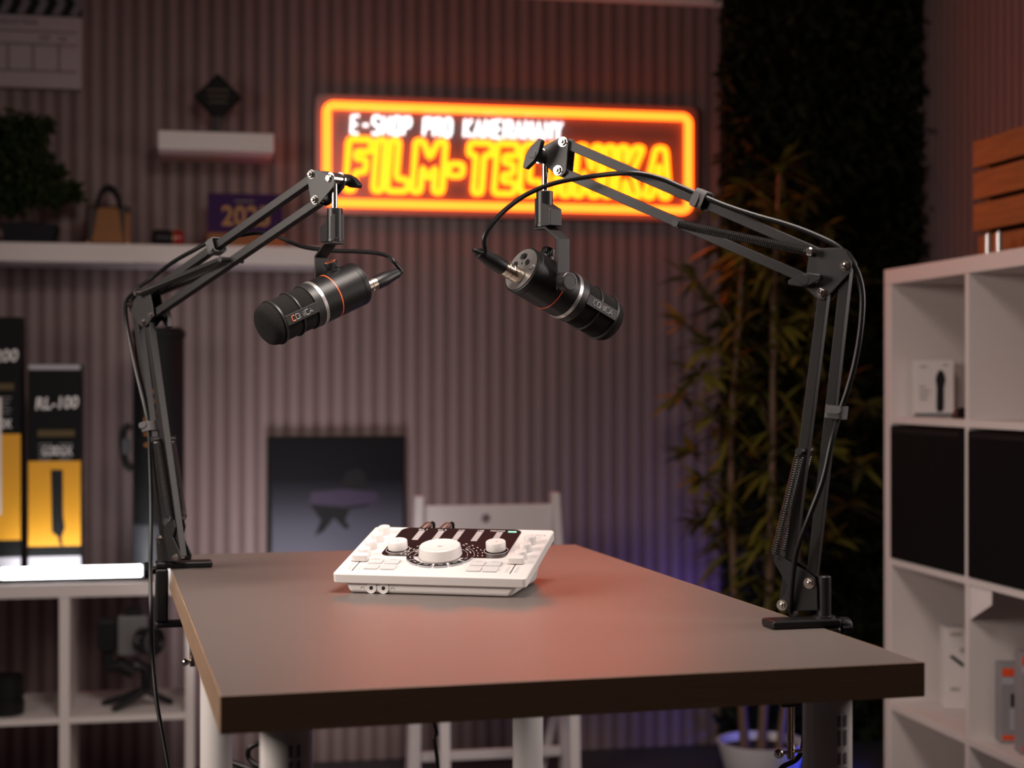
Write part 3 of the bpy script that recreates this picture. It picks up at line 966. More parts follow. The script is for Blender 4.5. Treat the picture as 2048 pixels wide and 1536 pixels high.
# third row: white tall box, hanging sheet, two grey boxes
z0 = tops[2] + .0006
o = onX(1889, 1424, XK + .09)
o.z = z0
t = Thing('product_box', 'tall white box printed with a small black device in the tall shelf', 'box', o)
t.part('carton', obx(o, .055, .05, .196), 'box_white', bevel=.002)
m = MB()
q = o - vy * .0012
m.prism([q + vx * x + UP * z for x, z in ((.012, .126), (.018, .131), (.046, .110), (.044, .101))], vy * .001)
t.part('device_picture', m, 'ink')
for x, z, w, h in ((.014, .176, .026, .008), (.036, .136, .01, .012), (.014, .045, .022, .008)):
    t.part('small_print', MB().prism([q + vx * x + UP * z, q + vx * (x + w) + UP * z, q + vx * (x + w) + UP * (z + h), q + vx * x + UP * (z + h)], vy * .001), 'faint_ink')
yy = ydiv - .018
zt = tops[1] - .018
m = MB().prism([(XK + .006, yy, zt), (XK + .16, yy, zt), (XK + .155, yy, zt - .028), (XK + .006, yy, zt - .078)], (0, -.001, 0))
m = MB().prism([(XK + .004, yy - .001, zt), (XK + .004, yy - .098, zt), (XK + .004, yy - .097, zt - .03), (XK + .004, yy - .001, zt - .075)], (.0008, 0, 0))
solo('paper_sheet', 'white paper corner hanging below the black insert at right', 'paper', m, 'paper', (XK, yy, zt - .075))
for lab, px, py, h in (('grey box with orange marks in the tall shelf, farther from the camera', 2001, 1466, .172),
                       ('grey box with orange marks in the tall shelf, cut off by the right picture edge', 2041, 1500, .215)):
    o = onX(px, py, XK + (.042 if px < 2020 else .03))
    o.z = z0
    t = Thing('product_box', lab, 'box', o, 'grey and orange boxes in the tall shelf')
    t.part('carton', obx(o, .085, .05, h), 'box_grey', bevel=.002)
    q = o - vy * .0012
    rc = lambda x, z, w, hh: [q + vx * x + UP * z, q + vx * (x + w) + UP * z, q + vx * (x + w) + UP * (z + hh), q + vx * x + UP * (z + hh)]
    m = MB().prism(rc(.003, h - .026, .026, .017), vy * .001).prism(rc(.004, .008, .034, .010), vy * .001)
    t.part('orange_print', m, 'orange_print')
    m = MB().prism(rc(.003, h - .044, .026, .015), vy * .001).prism(rc(.02, .03, .04, .045), vy * .001)
    t.part('pale_print', m, 'box_silver')
    m = MB().prism(rc(.022, .08, .045, .028), vy * .001)
    t.part('dark_print', m, 'ink')

# wooden crate and two small silver cells on the tall shelf
xcr = XK + .12
cy1 = onX(1946, 400, xcr).y
zb, zt = ktop, onX(1946, 274, xcr).z
t = Thing('wooden_crate', 'orange brown slatted wooden crate on top of the tall white shelf', 'crate', (xcr, cy1 - .38, zb))
hb = (zt - zb) / 4
for k in range(4):
    a, b = zb + hb * k + (.0 if k else .0), zb + hb * (k + 1) - .010
    t.part('front_board', MB().box(xcr + (.012 if k == 0 else 0), xcr + .012 + (.012 if k == 0 else 0), cy1 - .38, cy1, a, b), 'crate_wood', bevel=.002)
    t.part('back_board', MB().box(xcr + .218, xcr + .23, cy1 - .38, cy1, a, b), 'crate_wood', bevel=.002)
    for y in (cy1 - .012, cy1 - .38):
        t.part('end_board', MB().box(xcr + .026, xcr + .217, y, y + .012, a, b), 'crate_wood', bevel=.002)
for y in (cy1 - .035, cy1 - .367):
    for x in (xcr + .0245, xcr + .193):
        t.part('corner_post', MB().box(x, x + .024, y, y + .02, zb, zt - .012), 'crate_wood', bevel=.001)
t.part('bottom_board', MB().box(xcr + .026, xcr + .217, cy1 - .366, cy1 - .014, zb + .001, zb + .011), 'crate_wood')
for lab, px in (('small silver cylinder before the wooden crate, the farther of two', 1976), ('small silver cylinder before the wooden crate, the nearer of two', 1998)):
    xx = XK + .05
    q = onX(px, 480, xx)
    t = Thing('battery', lab, 'battery', (xx, q.y, ktop), 'silver cells on the tall shelf')
    t.part('cell', MB().lathe([(.0075, 0), (.0082, .001), (.0082, .048), (.0072, .0495)], (xx, q.y, ktop), (0, 0, 1), 20), 'silver')
    t.part('cap', MB().lathe([(.003, 0), (.003, .0025)], (xx, q.y, ktop + .0495), (0, 0, 1), 14), 'silver')

# ================================================================== planted wall panel and bamboo
gx0 = onY(1446, 400, 5.02).x
gx1 = X_WALL - .005
t = Thing('green_wall_panel', 'dark artificial hedge panel covering the corner of the back wall', 'plant wall', (gx0, 5.0, 0))
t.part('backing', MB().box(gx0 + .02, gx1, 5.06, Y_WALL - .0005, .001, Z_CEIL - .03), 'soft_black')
m = MB()
for k in range(12500):
    p = Vector((random.uniform(gx0, gx1 - .01), 5.06 - abs(random.gauss(0, .035)), random.uniform(.03, Z_CEIL - .05)))
    d = Vector((random.gauss(0, 1), random.gauss(-.8, .6), random.gauss(0, 1))).normalized()
    L = random.uniform(.03, .06)
    m.blade(p, d, Vector((random.gauss(0, 1), random.gauss(0, 1), random.gauss(0, 1))), L, L * .2, .25)
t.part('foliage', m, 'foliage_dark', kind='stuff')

yP0 = 4.62
pc = onY(1523, 1500, yP0)
rp = (onY(1608, 1485, yP0).x - onY(1438, 1485, yP0).x) / 2
zr = onY(1523, 1481, yP0).z
t = Thing('potted_bamboo', 'tall bamboo plant in a white round pot before the hedge panel', 'potted plant', (pc.x, yP0, 0))
t.part('pot', MB().lathe([(rp * .72, 0), (rp * .76, .004), (rp * .98, zr - .004), (rp, zr), (rp * .94, zr), (rp * .92, zr - .02), (rp * .9, zr - .04), (.001, zr - .04)], (pc.x, yP0, 0), (0, 0, 1), 48, cap=False), 'pot_white', angle=50)
t.part('soil', MB().lathe([(.001, 0), (rp * .9, -.002), (rp * .9, -.01), (.001, -.01)], (pc.x, yP0, zr - .022), (0, 0, 1), 32, cap=False), 'soil')
canes = []
for pts, rr in (([(1490, 1476), (1470, 1190), (1462, 900), (1478, 640), (1490, 470)], .0145), ([(1523, 1478), (1538, 1200), (1545, 900), (1548, 620), (1560, 350)], .0145), ([(1558, 1474), (1592, 1200), (1600, 950), (1625, 700), (1640, 520)], .012)):
    dy = random.uniform(-.04, .05)
    w = [onY(px, py, yP0 + dy) for px, py in pts]
    w[0].z = zr - .03
    w = catmull(w, 7)
    rad = [rr * (1 - .55 * i / len(w)) * (1.14 if i % 4 == 0 else 1) for i in range(len(w))]
    t.part('cane', MB().tube(w, rad, 10), 'cane')
    canes.append(w)
m = MB()
mt = MB()
heads = [(1560, 330, .085), (1495, 370, .08), (1612, 395, .08), (1655, 450, .08), (1425, 410, .075), (1548, 425, .08), (1445, 490, .08), (1390, 560, .085), (1372, 650, .09), (1440, 610, .085), (1500, 500, .08), (1600, 500, .08),
         (1405, 745, .09), (1365, 790, .09), (1430, 830, .085), (1480, 710, .08), (1560, 650, .07), (1620, 640, .07), (1405, 960, .09), (1440, 1020, .09), (1385, 905, .085), (1500, 920, .08), (1560, 1000, .075), (1695, 1010, .09),
         (1680, 760, .085), (1730, 810, .08), (1650, 600, .08), (1700, 560, .08), (1590, 845, .08), (1455, 1085, .085), (1530, 540, .08), (1600, 710, .08), (1480, 600, .08), (1420, 690, .08), (1510, 780, .08), (1640, 900, .08), (1720, 930, .08),
         (1660, 1080, .08), (1520, 1100, .07), (1400, 1040, .08)]
for px, py, L in heads:
    hd = onY(px, py, yP0 + random.uniform(-.16, .2))
    cn = min(canes, key=lambda w: min((q - hd).length for q in w))
    st = min(cn, key=lambda q: (q - (hd - Vector((0, 0, .16)))).length)
    mt.tube(catmull([st, (st + hd) / 2 + Vector((0, 0, .03)), hd], 4), .0022, 5)
    out = (hd - st)
    out.z = 0
    out = out.normalized() if out.length > .01 else Vector((random.gauss(0, 1), -1, 0)).normalized()
    for k in range(random.randint(12, 16)):
        g = random.uniform(-1.9, 1.9)
        d = Matrix.Rotation(g, 3, 'Z') @ out
        d = (d + Vector((0, 0, random.uniform(-.5, .9)))).normalized()
        m.blade(hd, d, d.cross(Vector((random.gauss(0, .3), random.gauss(0, .3), 1))), L * random.uniform(.9, 1.7), .0115 * random.uniform(.8, 1.3), random.uniform(.1, .45))
    for q in range(7):
        f = q / 7
        pp = st.lerp(hd, f + .1)
        d = Vector((random.gauss(0, 1), random.gauss(0, 1), random.uniform(-.2, .7))).normalized()
        m.blade(pp, d, d.cross(Vector((.1, 0, 1))), L * random.uniform(.8, 1.4), .010, .3)
for w in canes:                                # sparse foliage deep inside the plant
    for q in w[6:]:
        for k in range(9):
            d = Vector((random.gauss(0, 1), random.gauss(0, 1), random.uniform(-.3, .8))).normalized()
            m.blade(q, d, d.cross(Vector((.1, 0, 1))), random.uniform(.1, .2), .009, .4)
for i, v in enumerate(m.v):
    if v.y > 5.0:
        v.y = 5.0 - (v.y - 5.0) * .3
t.part('twigs', mt, 'cane')
t.part('foliage', m, 'leaf')

# ================================================================== the table
T_ANG = math.radians(14.5)
TZ = 0.925
TU = (RGT * math.cos(T_ANG) + FWD * math.sin(T_ANG)).normalized()
TV = (-RGT * math.sin(T_ANG) + FWD * math.cos(T_ANG)).normalized()
TA = CAM + RGT * -0.257 + FWD * 1.41
TA.z = TZ
TW, TL, TT = 0.687, 1.20, 0.034


def tb(a, b, z=TZ):
    p = TA + TU * a + TV * b
    p.z = z
    return p


def tbox(a0, a1, b0, b1, z0, z1):
    return MB().hexa([tb(a0, b0, z0), tb(a1, b0, z0), tb(a1, b1, z0), tb(a0, b1, z0), tb(a0, b0, z1), tb(a1, b0, z1), tb(a1, b1, z1), tb(a0, b1, z1)])


T_ROT = math.atan2(TU.y, TU.x)
tp = tb(TW / 2, TL / 2, 0)
table = Thing('table', 'grey brown topped table with white round legs carrying the microphone arms', 'table', tp, rotz=T_ROT)
table.part('tabletop', tbox(.001, TW - .001, .001, TL - .001, TZ - TT, TZ), 'tabletop', bevel=.0008)
for a0, a1, b0, b1 in ((0, TW, 0, .001), (0, TW, TL - .001, TL), (0, .001, .001, TL - .001), (TW - .001, TW, .001, TL - .001)):
    table.part('edge_band', tbox(a0, a1, b0, b1, TZ - TT, TZ - .0003), 'oak_edge', label='dark wood grain edge')


def sector(mb, o, r, a0, a1, z0, z1, n=12):
    vs, fs = [], []
    for k in range(n + 1):
        t = a0 + (a1 - a0) * k / n
        for z in (z0, z1):
            vs.append(Vector(o) + Vector((r * math.cos(t), r * math.sin(t), z)))
    for k in range(n):
        fs.append((2 * k, 2 * k + 2, 2 * k + 3, 2 * k + 1))
    return mb.add(vs, fs)


LEGS = [(.068, .088), (.622, .083), (.075, 1.115), (.580, 1.112)]
for i, (a, b) in enumerate(LEGS):
    p = tb(a, b, 0)
    r = .025
    leg = table.part('leg', MB().lathe([(r * .8, .35), (r * .8, .36), (r, .362), (r, TZ - TT - .008), (r * 1.5, TZ - TT - .007), (r * 1.5, TZ - TT)], p, (0, 0, 1), 40)
                     .lathe([(r * .8, .0), (r * .8, .355)], p, (0, 0, 1), 40), 'white_metal')
    if i < 2:
        st = table.part('sticker', sector(MB(), p, r + .0005, -2.5, -.75, .60, .884), 'sticker', parent=leg)
        m = MB()
        for k in range(9):
            w = .03 + .022 * ((k * 7) % 5) / 5
            for c0 in (-1.55, -1.25):
                sector(m, p, r + .0009, c0, c0 + .14, .70 + .019 * k, .70 + .019 * k + .012 + .004 * (k % 2), 3)
        table.part('sticker_print', m, 'grey_print', parent=leg)

# ================================================================== audio mixer on the table
psi, tilt = 0.218, 0.2316
DU = cw((math.cos(psi), 0, -math.sin(psi)))
DV = cw((math.sin(psi) * math.cos(tilt), math.sin(tilt), math.cos(psi) * math.cos(tilt)))
DN = DU.cross(DV).normalized()
DO = CAM + cw((-.2365, -.249, 2.103))
DW, DD = .2606, .1964


def D(u, v, h=0.0):
    return DO + DU * (u * DW) + DV * (v * DD) + DN * h


base = D(.5, .4)
base.z = TZ
mix = Thing('audio_mixer', 'white podcast mixer with knobs and a dark display on the table', 'mixer', base, rotz=math.atan2(DU.y, DU.x))
mix.part('top_case', MB().prism([DO + DU * x + DV * y for x, y in round_rect(DW, DD, .006)], DN * -.0135), 'device_white', bevel=.002, seg=3)
ins = .05
tq = [D(ins, .03, -.0133), D(1 - ins, .03, -.0133), D(1 - ins, .95, -.0133), D(ins, .95, -.0133)]
bq = []
for (u, v) in ((ins + .035, .035), (1 - ins - .035, .035), (1 - ins - .035, .90), (ins + .035, .90)):
    p = D(u, v)
    p.z = TZ + .0003
    bq.append(p)
mix.part('lower_case', MB().hexa(bq + tq), 'device_under', bevel=.006, seg=4)
# dark glossy display
sx, sy, swd, sht = .165, .372, .665, .61
scr = mix.part('display', MB().prism([D(sx, sy, .0002) + DU * x + DV * y for x, y in round_rect(swd * DW, sht * DD, .013)], DN * .0006), 'screen', label='glossy dark display')
H1 = .0009
for u in (.283, .392, .499, .606, .716):
    m = MB()
    n = 8 if u < .7 else 6
    for k in range(n):
        v = .905 - .0262 * k
        m.obox(D(u, v, H1), DU * .0044, DV * .0016, DN * .0001)
    mix.part('level_meter', m, 'meter', parent=scr)
m = MB()
for u, s_ in ((.283, 'IN 1'), (.392, 'IN 2'), (.499, 'AUX'), (.606, 'USB'), (.700, 'MONITOR')):
    w = .0030 * len(s_)
    text_into(m, s_, D(u, .930, H1) - DU * w / 2, DU, DV, .0042, w, .0001)
mix.part('caption', m, 'print_white', parent=scr)
for k in range(4):
    mix.part('indicator_light', MB().lathe([(.0016, 0), (.0016, .0006), (.001, .001)], D(.764 + .0115 * k, .925, .0008), DN, 12), 'green_led', parent=scr, label='lit green indicator')
DC = D(.49, .385)
DCu, DCv = .49, .385


def dial_pt(r, g, h):
    return DC + DU * (r * math.cos(g)) + DV * (r * math.sin(g)) + DN * h


m = MB()
for r in (.0365, .0455):
    for g0, g1 in ((0.02, .95), (2.2, 3.12)):
        m.tube([dial_pt(r, g0 + (g1 - g0) * k / 14, H1) for k in range(15)], .0003, 4)
for r, L in ((.0505, .0017), (.0565, .0017)):
    for k in range(15):
        g = .09 + (PI - .18) * k / 14
        c = dial_pt(r, g, H1)
        rad = (DU * math.cos(g) + DV * math.sin(g))
        m.obox(c, rad.cross(DN) * L, rad * .0006, DN * .0001)
for g in (.45, .75, 2.4, 2.7):
    c = dial_pt(.041, g, H1)
    rad = (DU * math.cos(g) + DV * math.sin(g))
    m.obox(c, rad.cross(DN) * .004, rad * .0008, DN * .0001)
mix.part('scale_print', m, 'print_white', parent=scr)


def fluted(mb, o, axis, r, h, n=40, depth=.0004, top=.0008):
    a = Vector(axis).normalized()
    u = a.orthogonal().normalized()
    w = a.cross(u)
    o = Vector(o)
    rings = [(1.0, 0, 1), (1.0, h - top, 1), (1 - top / r, h, 0), (.001, h, 0)]
    vs, fs = [], []
    N = 2 * n
    for f, z, fl in rings:
        for k in range(N):
            t = 2 * PI * k / N
            rr = r * f - (depth if (k % 2 and fl) else 0)
            vs.append(o + a * z + (u * math.cos(t) + w * math.sin(t)) * rr)
    for i in range(3):
        for k in range(N):
            fs.append((i * N + k, i * N + (k + 1) % N, (i + 1) * N + (k + 1) % N, (i + 1) * N + k))
    return mb.add(vs, fs)


def knob(u, v, r, h, stem, big):
    o = D(u, v, 0.0004)
    m = MB()
    if stem:
        m.lathe([(r * .8, 0), (r * .8, stem)], o, DN, 24)
    fluted(m, o + DN * stem, DN, r, h, 34 if big else 24)
    k = mix.part('big_knob' if big else 'small_knob', m, 'device_white', angle=50)
    g = -.6 if big else .9
    p = o + DN * (stem + h + .0001) + (DU * math.cos(g) + DV * math.sin(g)) * r * .45 * (1 if not big else .3)
    mix.part('pointer_mark', MB().obox(p, (DU * math.cos(g) + DV * math.sin(g)) * r * .13, (DV * math.cos(g) - DU * math.sin(g)) * r * .035, DN * .0001), 'red_mark' if big else 'red_mark', parent=k)
    return k


for v in (.365, .52, .675, .84):
    knob(.088, v, .0082, .0108, 0, False)
for v in (.385, .54, .695):
    knob(.915, v, .0082, .0108, 0, False)
for u, v in ((.237, .50), (.760, .525)):
    m = MB()
    o = D(u, v, H1)
    m.tube([o + (DU * math.cos(t) + DV * math.sin(t)) * .0163 for t in [2 * PI * k / 40 for k in range(40)]], .00035, 4, closed=True)
    mix.part('knob_ring', m, 'print_white', parent=scr)
    knob(u, v, .0135, .0115, .002, True)
dial = mix.part('main_dial', MB().lathe([(.0275, 0.0005), (.0278, .002), (.0295, .003), (.0285, .010), (.0275, .0155), (.0265, .0165), (.0245, .0168), (.022, .0160), (.010, .0152), (.001, .015)], DC, DN, 56, cap=False), 'device_white')
p = DC + DN * .0153
m = MB().tube([p + (DU * math.cos(t) + DV * math.sin(t) * .8) * .0032 for t in [PI * 1.02 + PI * .98 * k / 10 for k in range(11)]], .0003, 5)
m.ball(p + DU * .0048 + DV * .001, .0004, 8)
mix.part('dial_mark', m, 'red_mark', parent=dial)
# arc of six black keys in front of the dial
for k in range(6):
    gc = math.radians(199 + 28.6 * k)
    hw = math.radians(12.0)
    outl = [dial_pt(.0460, gc - hw + 2 * hw * j / 5, .0003) for j in range(6)] + [dial_pt(.0360, gc + hw - 2 * hw * j / 5, .0003) for j in range(6)]
    ky = mix.part('effect_key', MB().prism(outl, DN * .0022), 'grey_key', bevel=.0004, label='grey key with a black top')
    hw *= .97
    outl = [dial_pt(.0457, gc - hw + 2 * hw * j / 5, .0026) for j in range(6)] + [dial_pt(.0363, gc + hw - 2 * hw * j / 5, .0026) for j in range(6)]
    mix.part('key_top', MB().prism(outl, DN * .0003), 'black_key', parent=ky)
    c = dial_pt(.0405, gc, .0030)
    rad = (DU * math.cos(gc) + DV * math.sin(gc))
    mix.part('key_print', MB().obox(c, rad.cross(DN) * .0032, rad * .0005, DN * .0001), 'meter', parent=ky)
# sound pads
for u, v in ((.175, .243), (.264, .243), (.178, .135), (.267, .135), (.712, .25), (.797, .25), (.712, .142), (.797, .142)):
    pd = mix.part('sound_pad', MB().prism([D(u, v, .0002) + DU * (x - .0098) + DV * (y - .0083) for x, y in round_rect(.0196, .0166, .002)], DN * .0022), 'pad', bevel=.0006)
    if v > .2:
        mix.part('pad_print', MB().obox(D(u, v + .026, .0025), DU * .0042, DV * .0006, DN * .0001), 'faint_ink', parent=pd)
# faders
for u, vc, s_ in ((.090, .265, -1), (.905, .285, 1)):
    mix.part('fader_slot', MB().obox(D(u, vc - .09, .0002), DU * .0005, DV * .022, DN * .0002), 'ink')
    m = MB().prism([D(u, vc, .001) + DU * (x - .0108) + DV * (y - .0062) for x, y in round_rect(.0216, .0124, .0035)], DN * .0088)
    mix.part('fader_cap', m, 'device_white', bevel=.0012, seg=3)
    m = MB()
    for k in range(8):
        for ds in (-1, 1):
            m.obox(D(u, vc - .065 - .0155 * k, .0001) + DU * ds * .0062, DU * .0024, DV * .0002, DN * .0001)
    mix.part('fader_scale', m, 'faint_ink')
# front headphone sockets
fdir = (bq[1] - bq[0]).normalized()
fn = fdir.cross((tq[0] - bq[0])).normalized()
if fn.dot(FWD) > 0:
    fn = -fn
for f in (.150, .224):
    c = (tq[0].lerp(tq[1], f) + bq[0].lerp(bq[1], f)) / 2
    so = mix.part('headphone_socket', MB().ring(c - fn * .0005, fn, .0026, .0072, 0, .0011, 32), 'device_under')
    mix.part('socket_hole', MB().lathe([(.0026, -.002), (.0026, .0004)], c, fn, 20), 'ink', parent=so)
m = MB()
for f in (.095, .278):
    c = (tq[0].lerp(tq[1], f) + bq[0].lerp(bq[1], f)) / 2 + fn * .0004
    m.tube([c + fdir * (.0022 * math.cos(t)) + UP * (.0022 * math.sin(t) - .0008) for t in [PI * k / 8 for k in range(9)]], .0003, 4)
mix.part('headphone_symbol', m, 'faint_ink')

# COMICA lettering
CL = {'C': [[(1, 1), (.14, 1), (0, .84), (0, .16), (.14, 0), (1, 0)]], 'O': [[(.14, 0), (.86, 0), (1, .16), (1, .84), (.86, 1), (.14, 1), (0, .84), (0, .16), (.14, 0)]],
      'M': [[(0, 0), (.04, 1), (.5, .2), (.96, 1), (1, 0)]], 'I': [[(.5, 0), (.5, 1)]], 'A': [[(0, 0), (.5, 1), (1, 0)], [(.3, .32), (.95, .32)]]}


def comica(o, ex, ey, width, height, r):
    """two builders: the first letter and the rest"""
    first, rest = MB(), MB()
    wid = {'I': .25}
    gap = .28
    tot = sum(wid.get(c, 1.0) for c in 'COMICA') + gap * 5
    u = width / tot
    x = 0
    for i, c in enumerate('COMICA'):
        w = wid.get(c, 1.0)
        for st in CL[c]:
            pts = [Vector(o) + ex * ((x + px * w) * u) + ey * (py * height) for px, py in st]
            (first if i == 0 else rest).tube(pts, r, 5)
        x += w + gap
    return first, rest


f1, f2 = comica(D(.868, .858, .0001), DU, DV, .027, .0062, .00035)
mix.part('logo_initial', f1, 'logo_orange', label='orange letter')
mix.part('logo', f2, 'faint_ink')
mix.part('small_print', MB().obox(D(.925, .815, .0001), DU * .007, DV * .0007, DN * .0001), 'faint_ink')

# plugs and a cable at the mixer's back
plug_pts = []
for k, u in enumerate((.235, .345)):
    p0 = D(u, 1.02, -.0115)
    d = (DV * .9 + DN * .55 + DU * .75).normalized()
    t = Thing('audio_plug', ('brown plug at the back of the mixer, nearer its left corner', 'brown plug at the back of the mixer, nearer its middle')[k], 'plug', p0, 'plugs behind the mixer')
    t.part('sleeve', MB().lathe([(.0035, 0), (.0035, .006), (.0058, .0065), (.0058, .020), (.004, .024)], p0 + DV * .0006, d, 16), 'brown_plug')
    plug_pts.append(p0 + d * .024)
    q = p0 + d * .024
    w = [q - d * .004, q + d * .004 + DV * .008 - UP * .004, q + DV * .03 - UP * .03]
    w[-1].z = max(w[-1].z, TZ + .003)
    e = w[-1] + DV * .09 - UP * .1
    e.z = TZ + .0028
    t.part('lead', MB().tube(catmull(w + [e], 6), .0022, 6), 'cable')
w = [D(.04, 1.035, -.010), D(-.03, 1.04, -.012), D(-.075, .90, -.030), D(-.07, .72, -.03), D(-.04, .60, -.03), D(-.015, .55, -.035)]
for i in (2, 3, 4, 5):
    w[i].z = TZ + .0045
m = MB().tube(catmull(w, 8), .0035, 8)
solo('power_cable', 'black cable looping out behind the left rear corner of the mixer', 'cable', m, 'cable', w[2])

# ================================================================== microphones (one model, two placements)
PHI = math.radians(23.5)
mA = Vector((math.cos(PHI), 0, -math.sin(PHI)))
mZ = Vector((math.sin(PHI), 0, math.cos(PHI)))
mY = Vector((0, 1, 0))


def mb_pt(s, y=0.0, z=0.0):
    return mA * (s - .04) + mY * y + mZ * z


R_M = .0305


def make_mic(label, loc, hdir):
    t = Thing('microphone', label, 'microphone', loc, 'black dynamic microphones', rotz=math.atan2(hdir.y, hdir.x))
    L = dict(local=True)
    R0 = mb_pt(0)
    body = t.part('body', MB().lathe([(.0285, .0), (.0302, .0006), (R_M, .002), (R_M, .0080), (R_M - .0005, .0084), (R_M, .0088), (R_M, .0478), (R_M - .0003, .0482), (R_M - .0003, .0492), (R_M, .0496), (R_M, .0722)], R0, mA, 64), 'soft_black', **L)
    rp_ = t.part('rear_plate', MB().lathe([(.0270, 0), (.0280, -.0004), (.0280, .001)], mb_pt(-.0006), mA, 56), 'rear_grey', **L)
    m = MB()
    for y, z, r in ((.015, .0079, .0036), (-.0087, .0092, .0038)):
        t.part('button', MB().lathe([(r, 0), (r, .0012), (r * .85, .0016)], mb_pt(-.0006, y, z), -mA, 20), 'soft_black', parent=rp_, **L)
    t.part('slide_switch', MB().prism([mb_pt(-.0004, .004 + x - .0068, .018 + y - .0038) for x, y in round_rect(.0136, .0076, .0036)], -mA * .0006), 'ink', parent=rp_, **L)
    t.part('switch_tab', MB().prism([mb_pt(-.001, -.0018 + x, .0146 + y) for x, y in round_rect(.0064, .0068, .003)], -mA * .0018), 'soft_black', parent=rp_, **L)
    t.part('usb_socket', MB().ring(mb_pt(-.0010, -.0215, .0022), mA, .0012, .0032, -.0006, .0006, 18), 'silver', parent=rp_, **L)
    t.part('indicator', MB().lathe([(.0013, 0), (.0013, .0006)], mb_pt(-.0006, .0025, .0082), -mA, 12), 'ink', parent=rp_, **L)
    t.part('accent_ring', MB().ring(R0, mA, R_M - .0006, R_M + .00015, .0480, .0494, 64), 'orange_ring', label='thin orange ring', **L)
    t.part('silver_ring', MB().ring(R0, mA, R_M - .002, R_M + .0006, .0722, .0772, 64), 'silver', label='silver ring', **L)
    fo = [(.0288, .078), (.0288, .1420), (.0290, .1440), (.0285, .1485), (.0262, .1535), (.0215, .1570), (.014, .1588), (.001, .1594)]
    t.part('foam', MB().lathe(fo, R0, mA, 64, cap=False), 'foam', **L)
    cage = MB()
    cage.ring(R0, mA, .0275, R_M + .0002, .0773, .0885, 64)
    cage.ring(R0, mA, .0285, R_M + .0002, .1105, .1130, 64)
    cage.ring(R0, mA, .0285, R_M + .0002, .1385, .1418, 64)
    cg = t.part('grille_frame', cage, 'cage', bevel=.0004, **L)
    for s_ in (1, -1):
        m = MB()
        m.obox(mb_pt(.1135, s_ * (R_M - .0009), 0), mA * .0255, mZ * .0068, mY * .0016)
        t.part('logo_bar', m, 'cage', parent=cg, bevel=.0005, **L)
        ex = -mA if s_ > 0 else mA
        st = .1305 if s_ > 0 else .0975
        f1, f2 = comica(mb_pt(st, s_ * (R_M + .0008), -.0034), ex, mZ, .033, .0068, .0006)
        t.part('logo_initial', f1, 'logo_orange' if s_ > 0 else 'logo_grey', parent=cg, **L)
        t.part('logo', f2, 'logo_grey', parent=cg, **L)
    ky = t.part('gain_knob', fluted(MB(), mb_pt(.029, 0, .0322), mZ, .0088, .0102, 22, .0009), 'soft_black', angle=50, **L)
    t.part('knob_boss', MB().lathe([(.0125, -.006), (.0112, .0015), (.0100, .0022)], mb_pt(.029, 0, R_M - .0003), mZ, 32), 'soft_black', parent=ky, **L)
    t.part('knob_ring', MB().ring(mb_pt(.029, 0, .0424), mZ, .0066, .0074, -.0004, .00025, 32), 'logo_orange', parent=ky, **L)
    for s_ in (-1,):
        t.part('pivot_boss', MB().cyl(mb_pt(.04, s_ * (R_M - .004), 0), mb_pt(.04, s_ * .0345, 0), .0098, n=28), 'soft_black', **L)
    # bracket
    prof = [(-.0375, -.0105), (-.0375, .0535), (-.0118, .0702), (.0120, .0702), (.0120, .0672), (-.0106, .0672), (-.0345, .0515), (-.0345, -.0105)]
    br = t.part('yoke_bracket', MB().prism([(-.0095, y, z) for y, z in prof], (.019, 0, 0)), 'black_metal', bevel=.0008, **L)
    t.part('pivot_knob', MB().lathe([(.0105, 0), (.0118, .0008), (.0118, .0120), (.0108, .0130), (.0092, .0132), (.0090, .0128), (.001, .0128)], (0, -.0376, 0), (0, -1, 0), 40), 'black_metal', parent=br, **L)
    t.part('mount_block', MB().prism([(-.0095, y, z) for y, z in [(.010, .0703), (.010, .107), (-.022, .0915), (-.022, .0703)]], (.019, 0, 0)), 'black_metal', bevel=.0012, **L)
    t.part('mount_socket', MB().lathe([(.0112, 0), (.0112, .004), (.0105, .0045), (.0105, .0440), (.0100, .0446)], (0, .001, .0706), (0, 0, 1), 32), 'black_plastic', **L)
    return t


def mic_world(loc, hdir):
    h = hdir.normalized()
    left = Vector((-h.y, h.x, 0))
    return lambda v: loc + h * v.x + left * v.y + UP * v.z


h_r = cw((.808, 0, .589))
h_l = cw((-.792, 0, -.611))
a_r = h_r.normalized() * math.cos(PHI) - UP * math.sin(PHI)
a_l = h_l.normalized() * math.cos(PHI) - UP * math.sin(PHI)
loc_r = P(1043, 539, 1.978) + a_r * .04
loc_l = P(715.5, 567, 2.172) + a_l * .04
make_mic('black microphone on the right boom arm, its rear plate facing the camera', loc_r, h_r)
make_mic('black microphone on the left boom arm, its foam end facing the camera', loc_l, h_l)
w_r, w_l = mic_world(loc_r, h_r), mic_world(loc_l, h_l)
HP_R, HP_L = loc_r + UP * .158, loc_l + UP * .155


